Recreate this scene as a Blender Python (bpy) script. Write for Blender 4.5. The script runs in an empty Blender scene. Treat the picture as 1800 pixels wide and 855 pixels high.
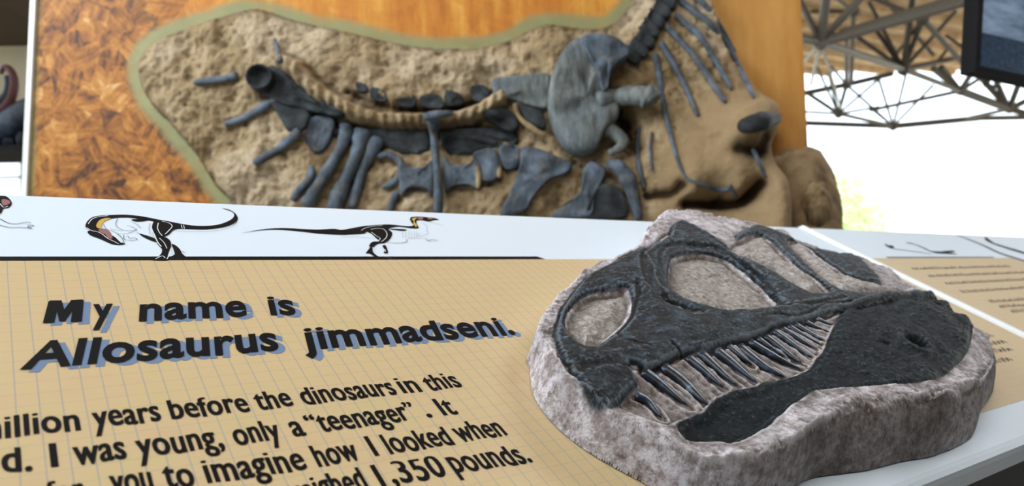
import bpy, math, random
import numpy as np
from mathutils import Matrix, Vector
random.seed(7); RNG = np.random.RandomState(5)
SC = bpy.context.scene; COL = SC.collection

# ------------------------------------------------------------------ camera
F = 1276.0                                   # focal length for a frame 1800 wide
_n = lambda a: np.asarray(a, float) / np.linalg.norm(a)
Uc = _n([1722, -23.5, -F])                   # console's long edge, seen from the camera
Vc = np.array([-936, 734.5, -F]); Vc = _n(Vc - Uc * (Uc @ Vc))
Nc = np.cross(Uc, Vc)
_p = .035; W = _n([(23.5 - F * _p) / 1722, 1, -_p])      # world up (level console)
Yc = np.array([0, 0, -1.0]); Yc = _n(Yc - W * (W @ Yc)); Xc = np.cross(Yc, W)
M = np.array([Xc, Yc, W])                    # camera space -> world
CAM = np.array([0, 0, .98])
cam = bpy.data.cameras.new('camera'); camo = bpy.data.objects.new('camera', cam); COL.objects.link(camo)
mw = Matrix([list(M[0]) + [0], list(M[1]) + [0], list(M[2]) + [CAM[2]], [0, 0, 0, 1]])
camo.matrix_world = mw
cam.sensor_width = 36; cam.lens = F / 1800 * 36; cam.clip_start = .05; cam.clip_end = 400
cam.dof.use_dof = True; cam.dof.focus_distance = .62; cam.dof.aperture_fstop = 7.0
SC.camera = camo

# ------------------------------------------------------------------ light
SC.view_settings.view_transform = 'Standard'; SC.view_settings.look = 'None'
SC.view_settings.exposure = 0.08; SC.view_settings.gamma = 1
wd = bpy.data.worlds.new('overcast_sky'); SC.world = wd; wd.use_nodes = True
bg = wd.node_tree.nodes['Background']; bg.inputs[0].default_value = (.80, .91, 1.0, 1); bg.inputs[1].default_value = 2.6
sd = bpy.data.lights.new('sun', 'SUN'); sd.energy = 5.0; sd.angle = .01; sd.color = (1, .96, .88)
so = bpy.data.objects.new('sun', sd); COL.objects.link(so); so.rotation_euler = (math.radians(28), math.radians(20), 0)
def area(name, loc, aim, sx, sy, power, color):
    l = bpy.data.lights.new(name, 'AREA'); l.shape = 'RECTANGLE'; l.size = sx; l.size_y = sy; l.energy = power; l.color = color
    o = bpy.data.objects.new(name, l); COL.objects.link(o); o.location = loc
    o.rotation_euler = (Vector(aim) - Vector(loc)).to_track_quat('-Z', 'Y').to_euler()
area('added_daylight_left', (-2.7, .9, 3.2), (.45, .95, .9), 2.0, 1.4, 105, (.82, .91, 1))  # unseen area light added to stand in for daylight from the left
area('added_fill_right', (3.4, 3.2, 4.6), (1.2, 1.5, .9), 2.4, 1.6, 105, (.84, .92, 1))  # unseen fill lamp added to brighten the right end of the panel
area('added_fill_front', (-.6, -1.0, 4.2), (.0, 2.4, 1.4), 2.4, 1.0, 66, (1, .98, .95))  # unseen fill lamp added to light the board from the front

# ------------------------------------------------------------------ frames
class Frame:
    """a plane in the world: origin, two axes in it, a normal; geometry is stored in its (u, v, h)"""
    def __init__(s, O, U, V):
        s.O = np.asarray(O, float); s.U = _n(U); s.V = _n(np.asarray(V) - s.U * (s.U @ V)); s.N = np.cross(s.U, s.V)
    def matrix(s):
        m = Matrix.Identity(4)
        for i in range(3):
            m[i][0], m[i][1], m[i][2], m[i][3] = s.U[i], s.V[i], s.N[i], s.O[i]
        return m
    def uv(s, x, y, h=0.0):
        r = M @ np.array([(x - 900) / F, -(y - 427.5) / F, -1.0])
        t = ((s.O - CAM) @ s.N + h) / (r @ s.N)
        d = CAM + r * t - s.O
        return np.array([d @ s.U, d @ s.V])
def pw(x, y, depth):
    return CAM + M @ (np.array([(x - 900) / F, -(y - 427.5) / F, -1.0]) * depth)
_r = np.array([0, -(600 - 427.5), -F]) / F
Oc = CAM + M @ (_r * (-.3 / (Nc @ _r)))
CON = Frame(Oc, M @ Uc, M @ Vc)
_bu = _n([1, 0, 0]); _bv = np.array([0, math.sin(math.radians(3)), math.cos(math.radians(3))])
BRD = Frame(pw(740, 430, 2.4), _bu, _bv)

# ------------------------------------------------------------------ numeric helpers
_T = RNG.rand(256, 256)
def vnoise(x, y):
    xi = np.floor(x).astype(int); yi = np.floor(y).astype(int); fx = x - xi; fy = y - yi
    fx = fx * fx * (3 - 2 * fx); fy = fy * fy * (3 - 2 * fy)
    g = lambda a, b: _T[a % 256, b % 256]
    return ((g(xi, yi) * (1 - fx) + g(xi + 1, yi) * fx) * (1 - fy) + (g(xi, yi + 1) * (1 - fx) + g(xi + 1, yi + 1) * fx) * fy) * 2 - 1
def fbm(x, y, f, o=4, rough=.5, ridged=False, seed=0):
    a = 1; s = 0; t = 0
    for i in range(o):
        n = vnoise(x * f + 17.3 * i + seed * 5.1, y * f + 9.7 * i + seed * 3.3)
        if ridged: n = 1 - 2 * np.abs(n)
        s = s + a * n; t += a; a *= rough; f *= 2.03
    return s / t
def sstep(a, b, x):
    t = np.clip((x - a) / (b - a), 0, 1); return t * t * (3 - 2 * t)
def dline(X, Y, pts, closed=False):
    d = np.full(X.shape, 1e9); n = len(pts)
    for i in range(n if closed else n - 1):
        ax, ay = pts[i]; bx, by = pts[(i + 1) % n]; vx, vy = bx - ax, by - ay; L = vx * vx + vy * vy + 1e-12
        t = np.clip(((X - ax) * vx + (Y - ay) * vy) / L, 0, 1)
        d = np.minimum(d, (X - ax - t * vx) ** 2 + (Y - ay - t * vy) ** 2)
    return np.sqrt(d)
def sdf(X, Y, pts):
    """distance to a closed outline, positive inside"""
    d = dline(X, Y, pts, True); ins = np.zeros(X.shape, bool); n = len(pts)
    for i in range(n):
        ax, ay = pts[i]; bx, by = pts[(i + 1) % n]
        if ay == by: continue
        c = ((ay > Y) != (by > Y)) & (X < (bx - ax) * (Y - ay) / (by - ay) + ax); ins ^= c
    return np.where(ins, d, -d)
def catmull(pts, k=4, closed=True):
    P = [np.asarray(p, float) for p in pts]; n = len(P); out = []
    for i in range(n if closed else n - 1):
        if closed: a, b, c, d = P[i - 1], P[i], P[(i + 1) % n], P[(i + 2) % n]
        else: a, b, c, d = P[max(i - 1, 0)], P[i], P[i + 1], P[min(i + 2, n - 1)]
        for j in range(k):
            t = j / k
            out.append(.5 * (2 * b + (c - a) * t + (2 * a - 5 * b + 4 * c - d) * t * t + (3 * b - a - 3 * c + d) * t ** 3))
    if not closed: out.append(P[-1])
    return out
class TPS:
    """thin plate surface through scattered (u, v, h)"""
    def __init__(s, pts, smooth=1e-5):
        p = np.array(pts, float); s.p = p[:, :2]; n = len(p)
        K = s._k(np.linalg.norm(s.p[:, None] - s.p[None], axis=2)) + np.eye(n) * smooth
        Q = np.c_[np.ones(n), s.p]; A = np.zeros((n + 3, n + 3)); A[:n, :n] = K; A[:n, n:] = Q; A[n:, :n] = Q.T
        w = np.linalg.solve(A, np.r_[p[:, 2], 0, 0, 0]); s.w = w[:n]; s.a = w[n:]
    def _k(s, r): return r * r * np.log(r + 1e-9)
    def __call__(s, X, Y):
        X = np.asarray(X, float); Y = np.asarray(Y, float); o = s.a[0] + s.a[1] * X + s.a[2] * Y
        for (u, v), w in zip(s.p, s.w): o = o + w * s._k(np.hypot(X - u, Y - v))
        return o

# ------------------------------------------------------------------ object helpers
def thing(name, label, cat, mat=None, loc=(0, 0, 0), group=None, kind=None):
    o = bpy.data.objects.new(name, None); COL.objects.link(o); o.empty_display_size = .05
    o.matrix_world = mat if mat is not None else Matrix.Translation(loc)
    if label: o['label'] = label
    if cat: o['category'] = cat
    if group: o['group'] = group
    if kind: o['kind'] = kind
    return o
def mesh(name, V, Fc, m, parent=None, smooth=False, label=None, attrs=None, cat=None, kind=None, group=None):
    me = bpy.data.meshes.new(name)
    if isinstance(Fc, np.ndarray):
        V = np.asarray(V, np.float32); nf = len(Fc); k = Fc.shape[1]
        me.vertices.add(len(V)); me.vertices.foreach_set('co', V.ravel())
        me.loops.add(nf * k); me.loops.foreach_set('vertex_index', Fc.astype(np.int32).ravel())
        me.polygons.add(nf); me.polygons.foreach_set('loop_start', np.arange(0, nf * k, k, dtype=np.int32))
        me.update(calc_edges=True)
    else:
        me.from_pydata([tuple(map(float, v)) for v in V], [], [tuple(f) for f in Fc]); me.update()
    if smooth: me.polygons.foreach_set('use_smooth', np.ones(len(me.polygons), bool))
    for k, a in (attrs or {}).items():
        at = me.attributes.new(k, 'FLOAT', 'POINT'); at.data.foreach_set('value', np.asarray(a, np.float32))
    me.materials.append(m)
    o = bpy.data.objects.new(name, me); COL.objects.link(o)
    if parent: o.parent = parent
    if label: o['label'] = label
    if cat: o['category'] = cat
    if kind: o['kind'] = kind
    if group: o['group'] = group
    return o
class MB:
    def __init__(s): s.V = []; s.F = []
    def add(s, V, Fc):
        n = len(s.V); s.V += [tuple(v) for v in V]; s.F += [tuple(i + n for i in f) for f in Fc]; return s
    def box(s, x0, x1, y0, y1, z0, z1):
        V = [(x, y, z) for x in (x0, x1) for y in (y0, y1) for z in (z0, z1)]
        return s.add(V, [(0, 1, 3, 2), (4, 6, 7, 5), (0, 4, 5, 1), (2, 3, 7, 6), (0, 2, 6, 4), (1, 5, 7, 3)])
    def tube(s, pts, rad, n=8, flat=1.0, up=None, cap=True):
        """a tube along a polyline; rad may be a list; flat squashes it along `up`"""
        P = [np.asarray(p, float) for p in pts]; R = rad if hasattr(rad, '__len__') else [rad] * len(P)
        up0 = np.asarray(up if up is not None else (0, 0, 1), float); base = len(s.V)
        for i, p in enumerate(P):
            t = P[min(i + 1, len(P) - 1)] - P[max(i - 1, 0)]; t = t / (np.linalg.norm(t) + 1e-12)
            a = np.cross(t, up0)
            if np.linalg.norm(a) < 1e-3: a = np.cross(t, (0, 1, .1))
            a = _n(a); b = np.cross(a, t)
            for k in range(n):
                q = 2 * math.pi * k / n
                s.V.append(tuple(p + R[i] * (math.cos(q) * a + flat * math.sin(q) * b)))
        for i in range(len(P) - 1):
            for k in range(n):
                a = base + i * n + k; b = base + i * n + (k + 1) % n; s.F.append((a, b, b + n, a + n))
        if cap:
            s.F.append(tuple(base + k for k in reversed(range(n)))); s.F.append(tuple(base + (len(P) - 1) * n + k for k in range(n)))
        return s
    def build(s, name, m, parent=None, **k): return mesh(name, s.V, s.F, m, parent, **k)

def heightfield(u0, u1, v0, v1, step):
    us = np.arange(u0, u1, step); vs = np.arange(v0, v1, step); X, Y = np.meshgrid(us, vs, indexing='ij'); return X, Y
def grid_faces(keep):
    nx, ny = keep.shape; I = np.arange(nx * ny).reshape(nx, ny)
    q = keep[:-1, :-1] & keep[1:, :-1] & keep[1:, 1:] & keep[:-1, 1:]
    return I, q
def grid_mesh(name, X, Y, H, facemask, m, parent, attrs, label=None):
    nx, ny = X.shape; I = np.arange(nx * ny).reshape(nx, ny)
    a, b, c, d = I[:-1, :-1][facemask], I[1:, :-1][facemask], I[1:, 1:][facemask], I[:-1, 1:][facemask]
    Fq = np.stack([a, b, c, d], 1); used, inv = np.unique(Fq.ravel(), return_inverse=True)
    V = np.stack([X.ravel()[used], Y.ravel()[used], H.ravel()[used]], 1)
    return mesh(name, V, inv.reshape(-1, 4), m, parent, smooth=True, attrs={k: v.ravel()[used] for k, v in attrs.items()}, label=label)

# ------------------------------------------------------------------ materials
class Mat:
    def __init__(s, name, rough=.6, spec=.4, metal=0.0):
        s.m = bpy.data.materials.new(name); s.m.use_nodes = True; s.t = s.m.node_tree; s.b = s.t.nodes['Principled BSDF']
        s.b.inputs['Roughness'].default_value = rough; s.b.inputs['Specular IOR Level'].default_value = spec; s.b.inputs['Metallic'].default_value = metal
        s.co = s.n('ShaderNodeTexCoord').outputs['Object']
    def n(s, t, **k):
        x = s.t.nodes.new(t)
        for a, v in k.items(): setattr(x, a, v)
        return x
    def l(s, a, b): s.t.links.new(a, b)
    def _in(s, sock, v):
        if hasattr(v, 'is_linked') or isinstance(v, bpy.types.NodeSocket): s.l(v, sock)
        elif isinstance(v, tuple) and len(v) == 3: sock.default_value = (*v, 1) if sock.type == 'RGBA' else v
        else: sock.default_value = v
    def attr(s, name): return s.n('ShaderNodeAttribute', attribute_name=name).outputs['Fac']
    def mapping(s, scale=(1, 1, 1), rot=(0, 0, 0), co=None):
        x = s.n('ShaderNodeMapping'); s.l(co or s.co, x.inputs[0]); x.inputs['Scale'].default_value = scale; x.inputs['Rotation'].default_value = rot; return x.outputs[0]
    def noise(s, scale, detail=4, rough=.55, co=None, dist=0.0):
        x = s.n('ShaderNodeTexNoise'); s.l(co or s.co, x.inputs['Vector']); x.inputs['Scale'].default_value = scale
        x.inputs['Detail'].default_value = detail; x.inputs['Roughness'].default_value = rough; x.inputs['Distortion'].default_value = dist; return x.outputs['Fac']
    def voro(s, scale, feature='F1', co=None, out='Distance', rnd=1.0):
        x = s.n('ShaderNodeTexVoronoi', feature=feature); s.l(co or s.co, x.inputs['Vector']); x.inputs['Scale'].default_value = scale
        x.inputs['Randomness'].default_value = rnd; return x.outputs[out]
    def ramp(s, f, stops):
        x = s.n('ShaderNodeValToRGB'); s.l(f, x.inputs[0]); e = x.color_ramp.elements
        while len(e) < len(stops): e.new(.5)
        for i, (p, c) in enumerate(stops):
            e[i].position = p; e[i].color = (*c, 1) if isinstance(c, tuple) else (c, c, c, 1)
        return x.outputs[0]
    def mix(s, f, a, b, mode='MIX'):
        x = s.n('ShaderNodeMix', data_type='RGBA', blend_type=mode); s._in(x.inputs[0], f); s._in(x.inputs[6], a); s._in(x.inputs[7], b); return x.outputs[2]
    def math(s, op, a, b=0.0, clamp=False):
        x = s.n('ShaderNodeMath', operation=op, use_clamp=clamp); s._in(x.inputs[0], a); s._in(x.inputs[1], b); return x.outputs[0]
    def bump(s, h, strength=.5, dist=.001, prev=None):
        x = s.n('ShaderNodeBump'); s.l(h, x.inputs['Height']); x.inputs['Strength'].default_value = strength; x.inputs['Distance'].default_value = dist
        if prev is not None: s.l(prev, x.inputs['Normal'])
        s.l(x.outputs[0], s.b.inputs['Normal']); return x.outputs[0]
    def col(s, c): s._in(s.b.inputs['Base Color'], c); return s
    def rough(s, r): s._in(s.b.inputs['Roughness'], r); return s
def srgb(r, g, b): return tuple(((c / 255 + .055) / 1.055) ** 2.4 if c > 10 else c / 255 / 12.92 for c in (r, g, b))
def flat(name, rgb, rough=.5, spec=.4, metal=0.0):
    k = Mat(name, rough, spec, metal); k.col(rgb); return k.m

def cast_material():
    k = Mat('painted_resin_cast', .5, .36)
    n1 = k.noise(38, 6, .65); n2 = k.noise(120, 8, .78); n3 = k.noise(12, 4, .6); n4 = k.noise(55, 6, .7)
    mt = k.ramp(n2, [(.35, srgb(126, 112, 110)), (.46, srgb(190, 180, 182)), (.57, srgb(238, 234, 242))])
    mt = k.mix(k.math('MULTIPLY', k.ramp(n4, [(.50, 0.0), (.62, 1.0)]), .6), mt, srgb(122, 100, 88))
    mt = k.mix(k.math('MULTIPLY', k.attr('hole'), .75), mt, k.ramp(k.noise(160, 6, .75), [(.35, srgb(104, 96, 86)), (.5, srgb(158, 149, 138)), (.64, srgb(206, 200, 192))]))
    mt = k.mix(k.math('MULTIPLY', k.attr('dirt'), .85), mt, srgb(76, 60, 46))  # brown stains, with crevice shade painted into the same layer
    mt = k.mix(k.math('MULTIPLY', k.attr('wash_shade'), k.ramp(n3, [(.35, .45), (.6, .95)])), mt, k.ramp(n2, [(.35, srgb(62, 52, 44)), (.52, srgb(102, 91, 84)), (.66, srgb(142, 132, 128))]))
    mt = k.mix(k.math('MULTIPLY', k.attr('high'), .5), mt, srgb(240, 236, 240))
    bn = k.ramp(n4, [(.36, srgb(6, 9, 11)), (.5, srgb(20, 28, 32)), (.64, srgb(62, 80, 94))])
    bn = k.mix(k.attr('jaw'), bn, k.ramp(n1, [(.35, srgb(9, 14, 16)), (.7, srgb(30, 42, 47))]))
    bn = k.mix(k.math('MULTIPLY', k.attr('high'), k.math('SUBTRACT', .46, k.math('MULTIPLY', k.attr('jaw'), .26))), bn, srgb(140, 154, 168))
    sp = k.ramp(k.noise(240, 4, .65), [(.58, 0.0), (.66, 1.0)])
    bn = k.mix(k.math('MULTIPLY', sp, .20), bn, srgb(150, 160, 172))
    bn = k.mix(k.math('MULTIPLY', k.attr('dirt'), .85), bn, srgb(14, 16, 17))
    k.col(k.mix(k.attr('bone'), mt, bn))
    k.rough(k.math('SUBTRACT', .66, k.math('MULTIPLY', k.attr('bone'), .24)))
    k._in(k.b.inputs['Specular IOR Level'], k.math('SUBTRACT', k.math('SUBTRACT', .36, k.math('MULTIPLY', k.attr('bone'), .12)), k.math('MULTIPLY', k.attr('jaw'), .14)))
    a = k.bump(k.noise(26, 5, .6), .5, .010)
    a = k.bump(k.noise(80, 9, .74), .95, .0050, a)
    a = k.bump(k.noise(380, 5, .7), .35, .0009, a)
    return k.m
def tooth_material():
    k = Mat('tooth_enamel_paint', .34, .5)
    k.col(k.ramp(k.noise(120, 4, .6), [(.38, srgb(12, 18, 26)), (.58, srgb(36, 50, 68)), (.72, srgb(104, 118, 142))])); k.bump(k.noise(500, 3), .3, .0005); return k.m
def mount_rock():
    k = Mat('fossil_bed_rock', .92, .15)
    n = k.noise(5, 6, .6); n2 = k.noise(38, 6, .7)
    c = k.ramp(n, [(.3, srgb(126, 104, 70)), (.5, srgb(160, 138, 104)), (.7, srgb(190, 168, 136))])
    c = k.mix(.30, c, k.ramp(n2, [(.3, srgb(104, 84, 58)), (.5, srgb(156, 136, 106)), (.7, srgb(204, 186, 160))]))
    c = k.mix(k.attr('light'), c, k.ramp(n2, [(.3, srgb(156, 138, 112)), (.6, srgb(206, 190, 164))]))
    smooth = k.mix(k.noise(7, 4, .6), srgb(128, 108, 80), srgb(176, 150, 114))
    c = k.mix(k.attr('smooth'), c, smooth)
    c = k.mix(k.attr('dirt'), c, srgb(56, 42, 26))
    k.col(c); a = k.bump(k.noise(16, 8, .68), .7, .016); k.bump(k.noise(110, 5, .7), .35, .003, a); return k.m
def mount_bone():
    k = Mat('fossil_bone_paint', .55, .4)
    n = k.noise(14, 5, .6); n2 = k.noise(90, 4, .6, co=k.mapping((1, .3, 1)))
    c = k.ramp(n, [(.3, srgb(40, 49, 58)), (.5, srgb(68, 82, 98)), (.72, srgb(116, 136, 158))])
    c = k.mix(.3, c, k.ramp(n2, [(.3, srgb(44, 50, 56)), (.7, srgb(124, 132, 136))]))
    c = k.mix(k.math('MULTIPLY', k.ramp(k.noise(24, 7, .7), [(.52, 0.0), (.66, 1.0)]), .5), c, srgb(128, 116, 96)); k.col(c); a = k.bump(k.noise(30, 8, .7), .9, .008); return k.m
def dark_bone():
    k = Mat('fossil_bone_paint_dark', .6, .35)
    c = k.ramp(k.noise(16, 5, .6), [(.3, srgb(26, 29, 31)), (.5, srgb(44, 49, 52)), (.72, srgb(74, 82, 86))])
    k.col(c); k.bump(k.noise(40, 7, .7), .9, .008); return k.m
def plate_bone():
    k = Mat('fossil_plate_paint', .6, .35)
    n2 = k.noise(55, 5, .65, co=k.mapping((1, .25, 1), (0, 0, .25)))
    c = k.ramp(n2, [(.3, srgb(70, 74, 72)), (.5, srgb(104, 110, 108)), (.7, srgb(138, 144, 140))])
    c = k.mix(k.ramp(k.noise(4, 2), [(.45, 0.0), (.7, .5)]), c, srgb(106, 124, 144)); k.col(c)
    k.bump(n2, .5, .003); return k.m
def osb():
    k = Mat('oriented_strand_board', .55, .35)
    paint = k.attr('paint'); plain = k.attr('plain')
    def layer(sc, off):
        mp = k.n('ShaderNodeMapping'); k.l(k.co, mp.inputs[0]); mp.inputs['Location'].default_value = (off, off * .7, 0); mp.inputs['Scale'].default_value = (1, 1, 0)
        v = k.n('ShaderNodeTexVoronoi', voronoi_dimensions='2D'); k.l(mp.outputs[0], v.inputs['Vector']); v.inputs['Scale'].default_value = sc
        sx = k.n('ShaderNodeSeparateColor'); k.l(v.outputs['Color'], sx.inputs[0])
        rot = k.n('ShaderNodeVectorRotate', rotation_type='Z_AXIS'); k.l(mp.outputs[0], rot.inputs['Vector']); k.l(k.math('MULTIPLY', sx.outputs[0], 6.28), rot.inputs['Angle'])
        st = k.n('ShaderNodeMapping'); k.l(rot.outputs[0], st.inputs[0]); st.inputs['Scale'].default_value = (1, .16, 1)
        g = k.noise(sc * 3.4, 3, .6, co=st.outputs[0]); return g, sx.outputs[1]
    g1, r1 = layer(13, 0); g2, r2 = layer(23, 3.1)
    f = k.math('ADD', k.math('MULTIPLY', g1, .62), k.math('MULTIPLY', g2, .30)); f = k.math('ADD', f, k.math('MULTIPLY', k.math('ADD', r1, r2), .13)); f = k.math('SUBTRACT', f, .10)
    chips = k.ramp(f, [(.34, srgb(70, 40, 14)), (.43, srgb(138, 82, 26)), (.53, srgb(176, 112, 38)), (.63, srgb(200, 142, 66)), (.76, srgb(232, 200, 150))])
    grain = k.ramp(k.noise(16, 6, .65, co=k.mapping((1, .12, 1))), [(.3, srgb(184, 104, 24)), (.5, srgb(212, 134, 36)), (.7, srgb(236, 174, 70))])
    grain = k.mix(.22, grain, chips)
    c = k.mix(plain, chips, grain)
    c = k.mix(k.attr('pale'), c, k.ramp(k.noise(12, 5, .6, co=k.mapping((1, .2, 1))), [(.3, srgb(200, 138, 66)), (.7, srgb(226, 172, 96))]))
    c = k.mix(k.math('MULTIPLY', paint, k.ramp(k.noise(20, 3), [(.3, .75), (.5, 1.0)])), c, k.mix(k.noise(9, 3), srgb(126, 128, 84), srgb(164, 160, 112)))
    k.col(c); k.bump(f, .25, .002); return k.m
def tan_sheet():
    k = Mat('notebook_print', .42, .25)
    c = k.ramp(k.noise(16, 5, .7, co=k.mapping((1, 2.4, 1))), [(.33, srgb(206, 180, 140)), (.5, srgb(208, 185, 144)), (.66, srgb(203, 185, 137))])
    sep = k.n('ShaderNodeSeparateXYZ'); k.l(k.co, sep.inputs[0])
    def lines(ax, per, off, w):
        x = k.math('FRACT', k.math('DIVIDE', k.math('SUBTRACT', sep.outputs[ax], off), per)); x = k.math('ABSOLUTE', k.math('SUBTRACT', x, .5))
        return k.math('GREATER_THAN', x, .5 - w)
    c = k.mix(k.math('MULTIPLY', lines(1, .01215, .0, .035), .22), c, srgb(140, 150, 140))
    c = k.mix(k.math('MULTIPLY', lines(0, .0115, -.3731, .034), .62), c, srgb(142, 152, 160))
    k.col(c); return k.m
M_CAST = cast_material(); M_TOOTH = tooth_material(); M_ROCK = mount_rock(); M_BONE = mount_bone(); M_DARK = dark_bone(); M_PLATE = plate_bone(); M_OSB = osb(); M_TAN = tan_sheet()
M_WHITE = flat('white_laminate', srgb(222, 238, 252), .34, .35)
M_EDGE = flat('pale_aluminium', srgb(214, 226, 232), .35, .5)
M_INK = flat('black_ink', (.0035, .0035, .004), .7, .12)
M_BLUE = flat('blue_grey_ink', srgb(112, 134, 166), .6, .15)
M_GREYINK = flat('grey_ink', srgb(92, 96, 104), .4, .3)
M_FAINT = flat('faint_ink', srgb(176, 184, 196), .4, .3)
M_YEL = flat('ochre_ink', srgb(206, 172, 84), .4, .3)
M_PINK = flat('dusty_pink_ink', srgb(150, 106, 112), .4, .3)
M_WINK = flat('white_ink', srgb(232, 238, 246), .4, .3)
M_TRIM = flat('white_trim', srgb(240, 243, 244), .4, .4)
M_BLACK = flat('black_metal', (.006, .006, .008), .6, .15)
M_GREY = flat('grey_steel', srgb(128, 124, 118), .5, .4)
M_DKGREY = flat('weathered_steel', srgb(88, 80, 74), .6, .4)

# ------------------------------------------------------------------ the setting
k = Mat('concrete_floor', .7, .3); k.col(k.ramp(k.noise(2, 6), [(.3, srgb(120, 116, 110)), (.7, srgb(150, 146, 138))])); k.bump(k.noise(30, 5), .2, .002)
MB().box(-7, 12, -5, 16, -.1, 0).build('floor', k.m, kind='structure')
k = Mat('pale_gravel', .9, .1); k.col(k.ramp(k.noise(.6, 6), [(.3, srgb(205, 198, 178)), (.7, srgb(226, 220, 204))]))
MB().box(-90, 140, -60, 150, -.35, -.12).build('ground_outside', k.m, kind='structure')
k = Mat('plaster', .85, .2); k.col(k.ramp(k.noise(3, 4), [(.3, srgb(176, 168, 144)), (.7, srgb(190, 182, 158))])); M_PLASTER = k.m
M_DIM = flat('blocker_dark', srgb(70, 66, 62), .8, .2)
MB().box(-7, 12, -5.2, -5, 0, 5.6).build('wall_blocker_back', M_DIM, kind='structure')  # unseen dark wall added to block light behind the camera
MB().box(8.0, 8.2, -5, 1.0, 0, 5.6).build('wall_blocker_right', M_DIM, kind='structure')  # unseen dark wall added to block light from the right
# roof deck: corrugated panels seen from below, with a row of ribs on each
k = Mat('roof_sheet', .8, .2); k.col(k.ramp(k.noise(3, 4), [(.3, srgb(176, 146, 112)), (.7, srgb(214, 186, 150))])); M_ROOF = k.m
RX0, RX1, RY0, RY1, RZ = -7, 22, -5, 17.8, 5.75
ro = MB().box(RX0, RX1, RY0, RY1, RZ, RZ + .05).build('ceiling', M_ROOF, kind='structure')
dr = np.array([math.cos(.42), math.sin(.42)]); dn = np.array([-dr[1], dr[0]]); per = .62
for i in range(-16, 40):
    p0 = dn * i * per; ts = []
    lo, hi = -60.0, 60.0
    for a, (mn, mx) in enumerate(((RX0, RX1), (RY0, RY1))):
        t1, t2 = sorted(((mn - p0[a]) / dr[a], (mx - p0[a]) / dr[a])); lo = max(lo, t1); hi = min(hi, t2)
    if hi - lo < .5: continue
    a, b = p0 + dr * lo, p0 + dr * hi; w = dn * .09
    V = [(*(a - w), RZ), (*(a + w), RZ), (*(b + w), RZ), (*(b - w), RZ), (*(a - w * .5), RZ - .12), (*(a + w * .5), RZ - .12), (*(b + w * .5), RZ - .12), (*(b - w * .5), RZ - .12)]
    MB().add(V, [(0, 4, 7, 3), (4, 5, 6, 7), (5, 1, 2, 6), (0, 1, 5, 4), (3, 7, 6, 2)]).build('roof_rib', M_ROOF, ro)

# ------------------------------------------------------------------ roof trusses seen at the right and upper left
def truss(label, members, mat, node_r):
    t = thing('roof_truss', label, 'roof truss', loc=tuple(pw(*members[0][1:4])), group=None)
    inv = t.location; nodes = {}
    for kind, x0, y0, d0, x1, y1, d1, wpx in members:
        a, b = pw(x0, y0, d0) - inv, pw(x1, y1, d1) - inv; r = wpx * .58 * (d0 + d1) * .5 / F
        MB().tube([a, b], r, 8).build(kind, mat, t)
        for p in ((x0, y0, d0), (x1, y1, d1)): nodes[p] = nodes.get(p, 0) + 1
    for p, c in nodes.items():
        if c >= 3:
            q = pw(*p) - inv; r = node_r * p[2] / F
            MB().tube([q + (0, 0, -r), q + (0, 0, -r * .6), q, q + (0, 0, r * .6), q + (0, 0, r)], [r * .3, r * .85, r, r * .85, r * .3], 10).build('node', mat, t)
    return t
A = (1443, 74, 9.0); B = (1588, 122, 11.0); Cn = (1488, 149, 15.0); D = (1474, 200, 15.5); E1 = (1688, 160, 14.0); G = (1774, 192, 15.0); Hn = (1570, 222, 17.0)
def m(k, p, q, w): return (k, *p, *q, w)
truss('thick grey tubular roof truss nearest, upper right beside the board', [
    m('strut', A, (1455, -30, 8.0), 14), m('strut', A, (1545, -40, 8.5), 13), m('strut', A, (1400, -10, 8.2), 10),
    m('chord', A, (1730, -8, 8.0), 17), m('chord', (1475, 56, 9.0), (1720, -18, 8.2), 7), m('chord', A, (1380, 62, 8.6), 14), m('chord', A, B, 11),
    m('strut', A, (1425, 150, 13.0), 5), m('strut', A, (1400, 125, 12.0), 5), m('strut', A, (1478, 190, 14), 4)], M_GREY, 15)
truss('dark middle roof truss fanning from a hub under the tan roof', [
    m('chord', B, (1712, 96, 12.0), 8), m('strut', B, (1606, -20, 9.5), 9), m('strut', B, (1622, 34, 10.0), 8), m('strut', B, (1508, 66, 10.5), 7),
    m('strut', B, (1542, 56, 10.5), 7), m('strut', B, (1528, 4, 10), 6), m('strut', B, (1680, 20, 11.0), 6), m('chord', B, E1, 8),
    m('strut', (1622, 34, 10.0), (1690, 108, 11.5), 8), m('strut', (1622, 34, 10.0), (1700, -30, 9.5), 8), m('strut', (1622, 34, 10.0), (1520, -10, 9.5), 7),
    m('strut', (1622, 34, 10.0), (1570, 102, 11.0), 5), m('strut', (1500, 20, 12), (1496, 145, 14), 7), m('strut', (1500, 20, 12), (1425, 20, 12), 6), m('strut', (1500, 20, 12), (1450, -20, 11), 6),
    m('strut', (1556, 0, 11), (1640, 96, 12), 6), m('strut', (1662, 62, 12), (1716, 100, 12), 5), m('strut', (1640, 118, 12), (1668, 84, 12), 5)], M_DKGREY, 11)
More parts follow.
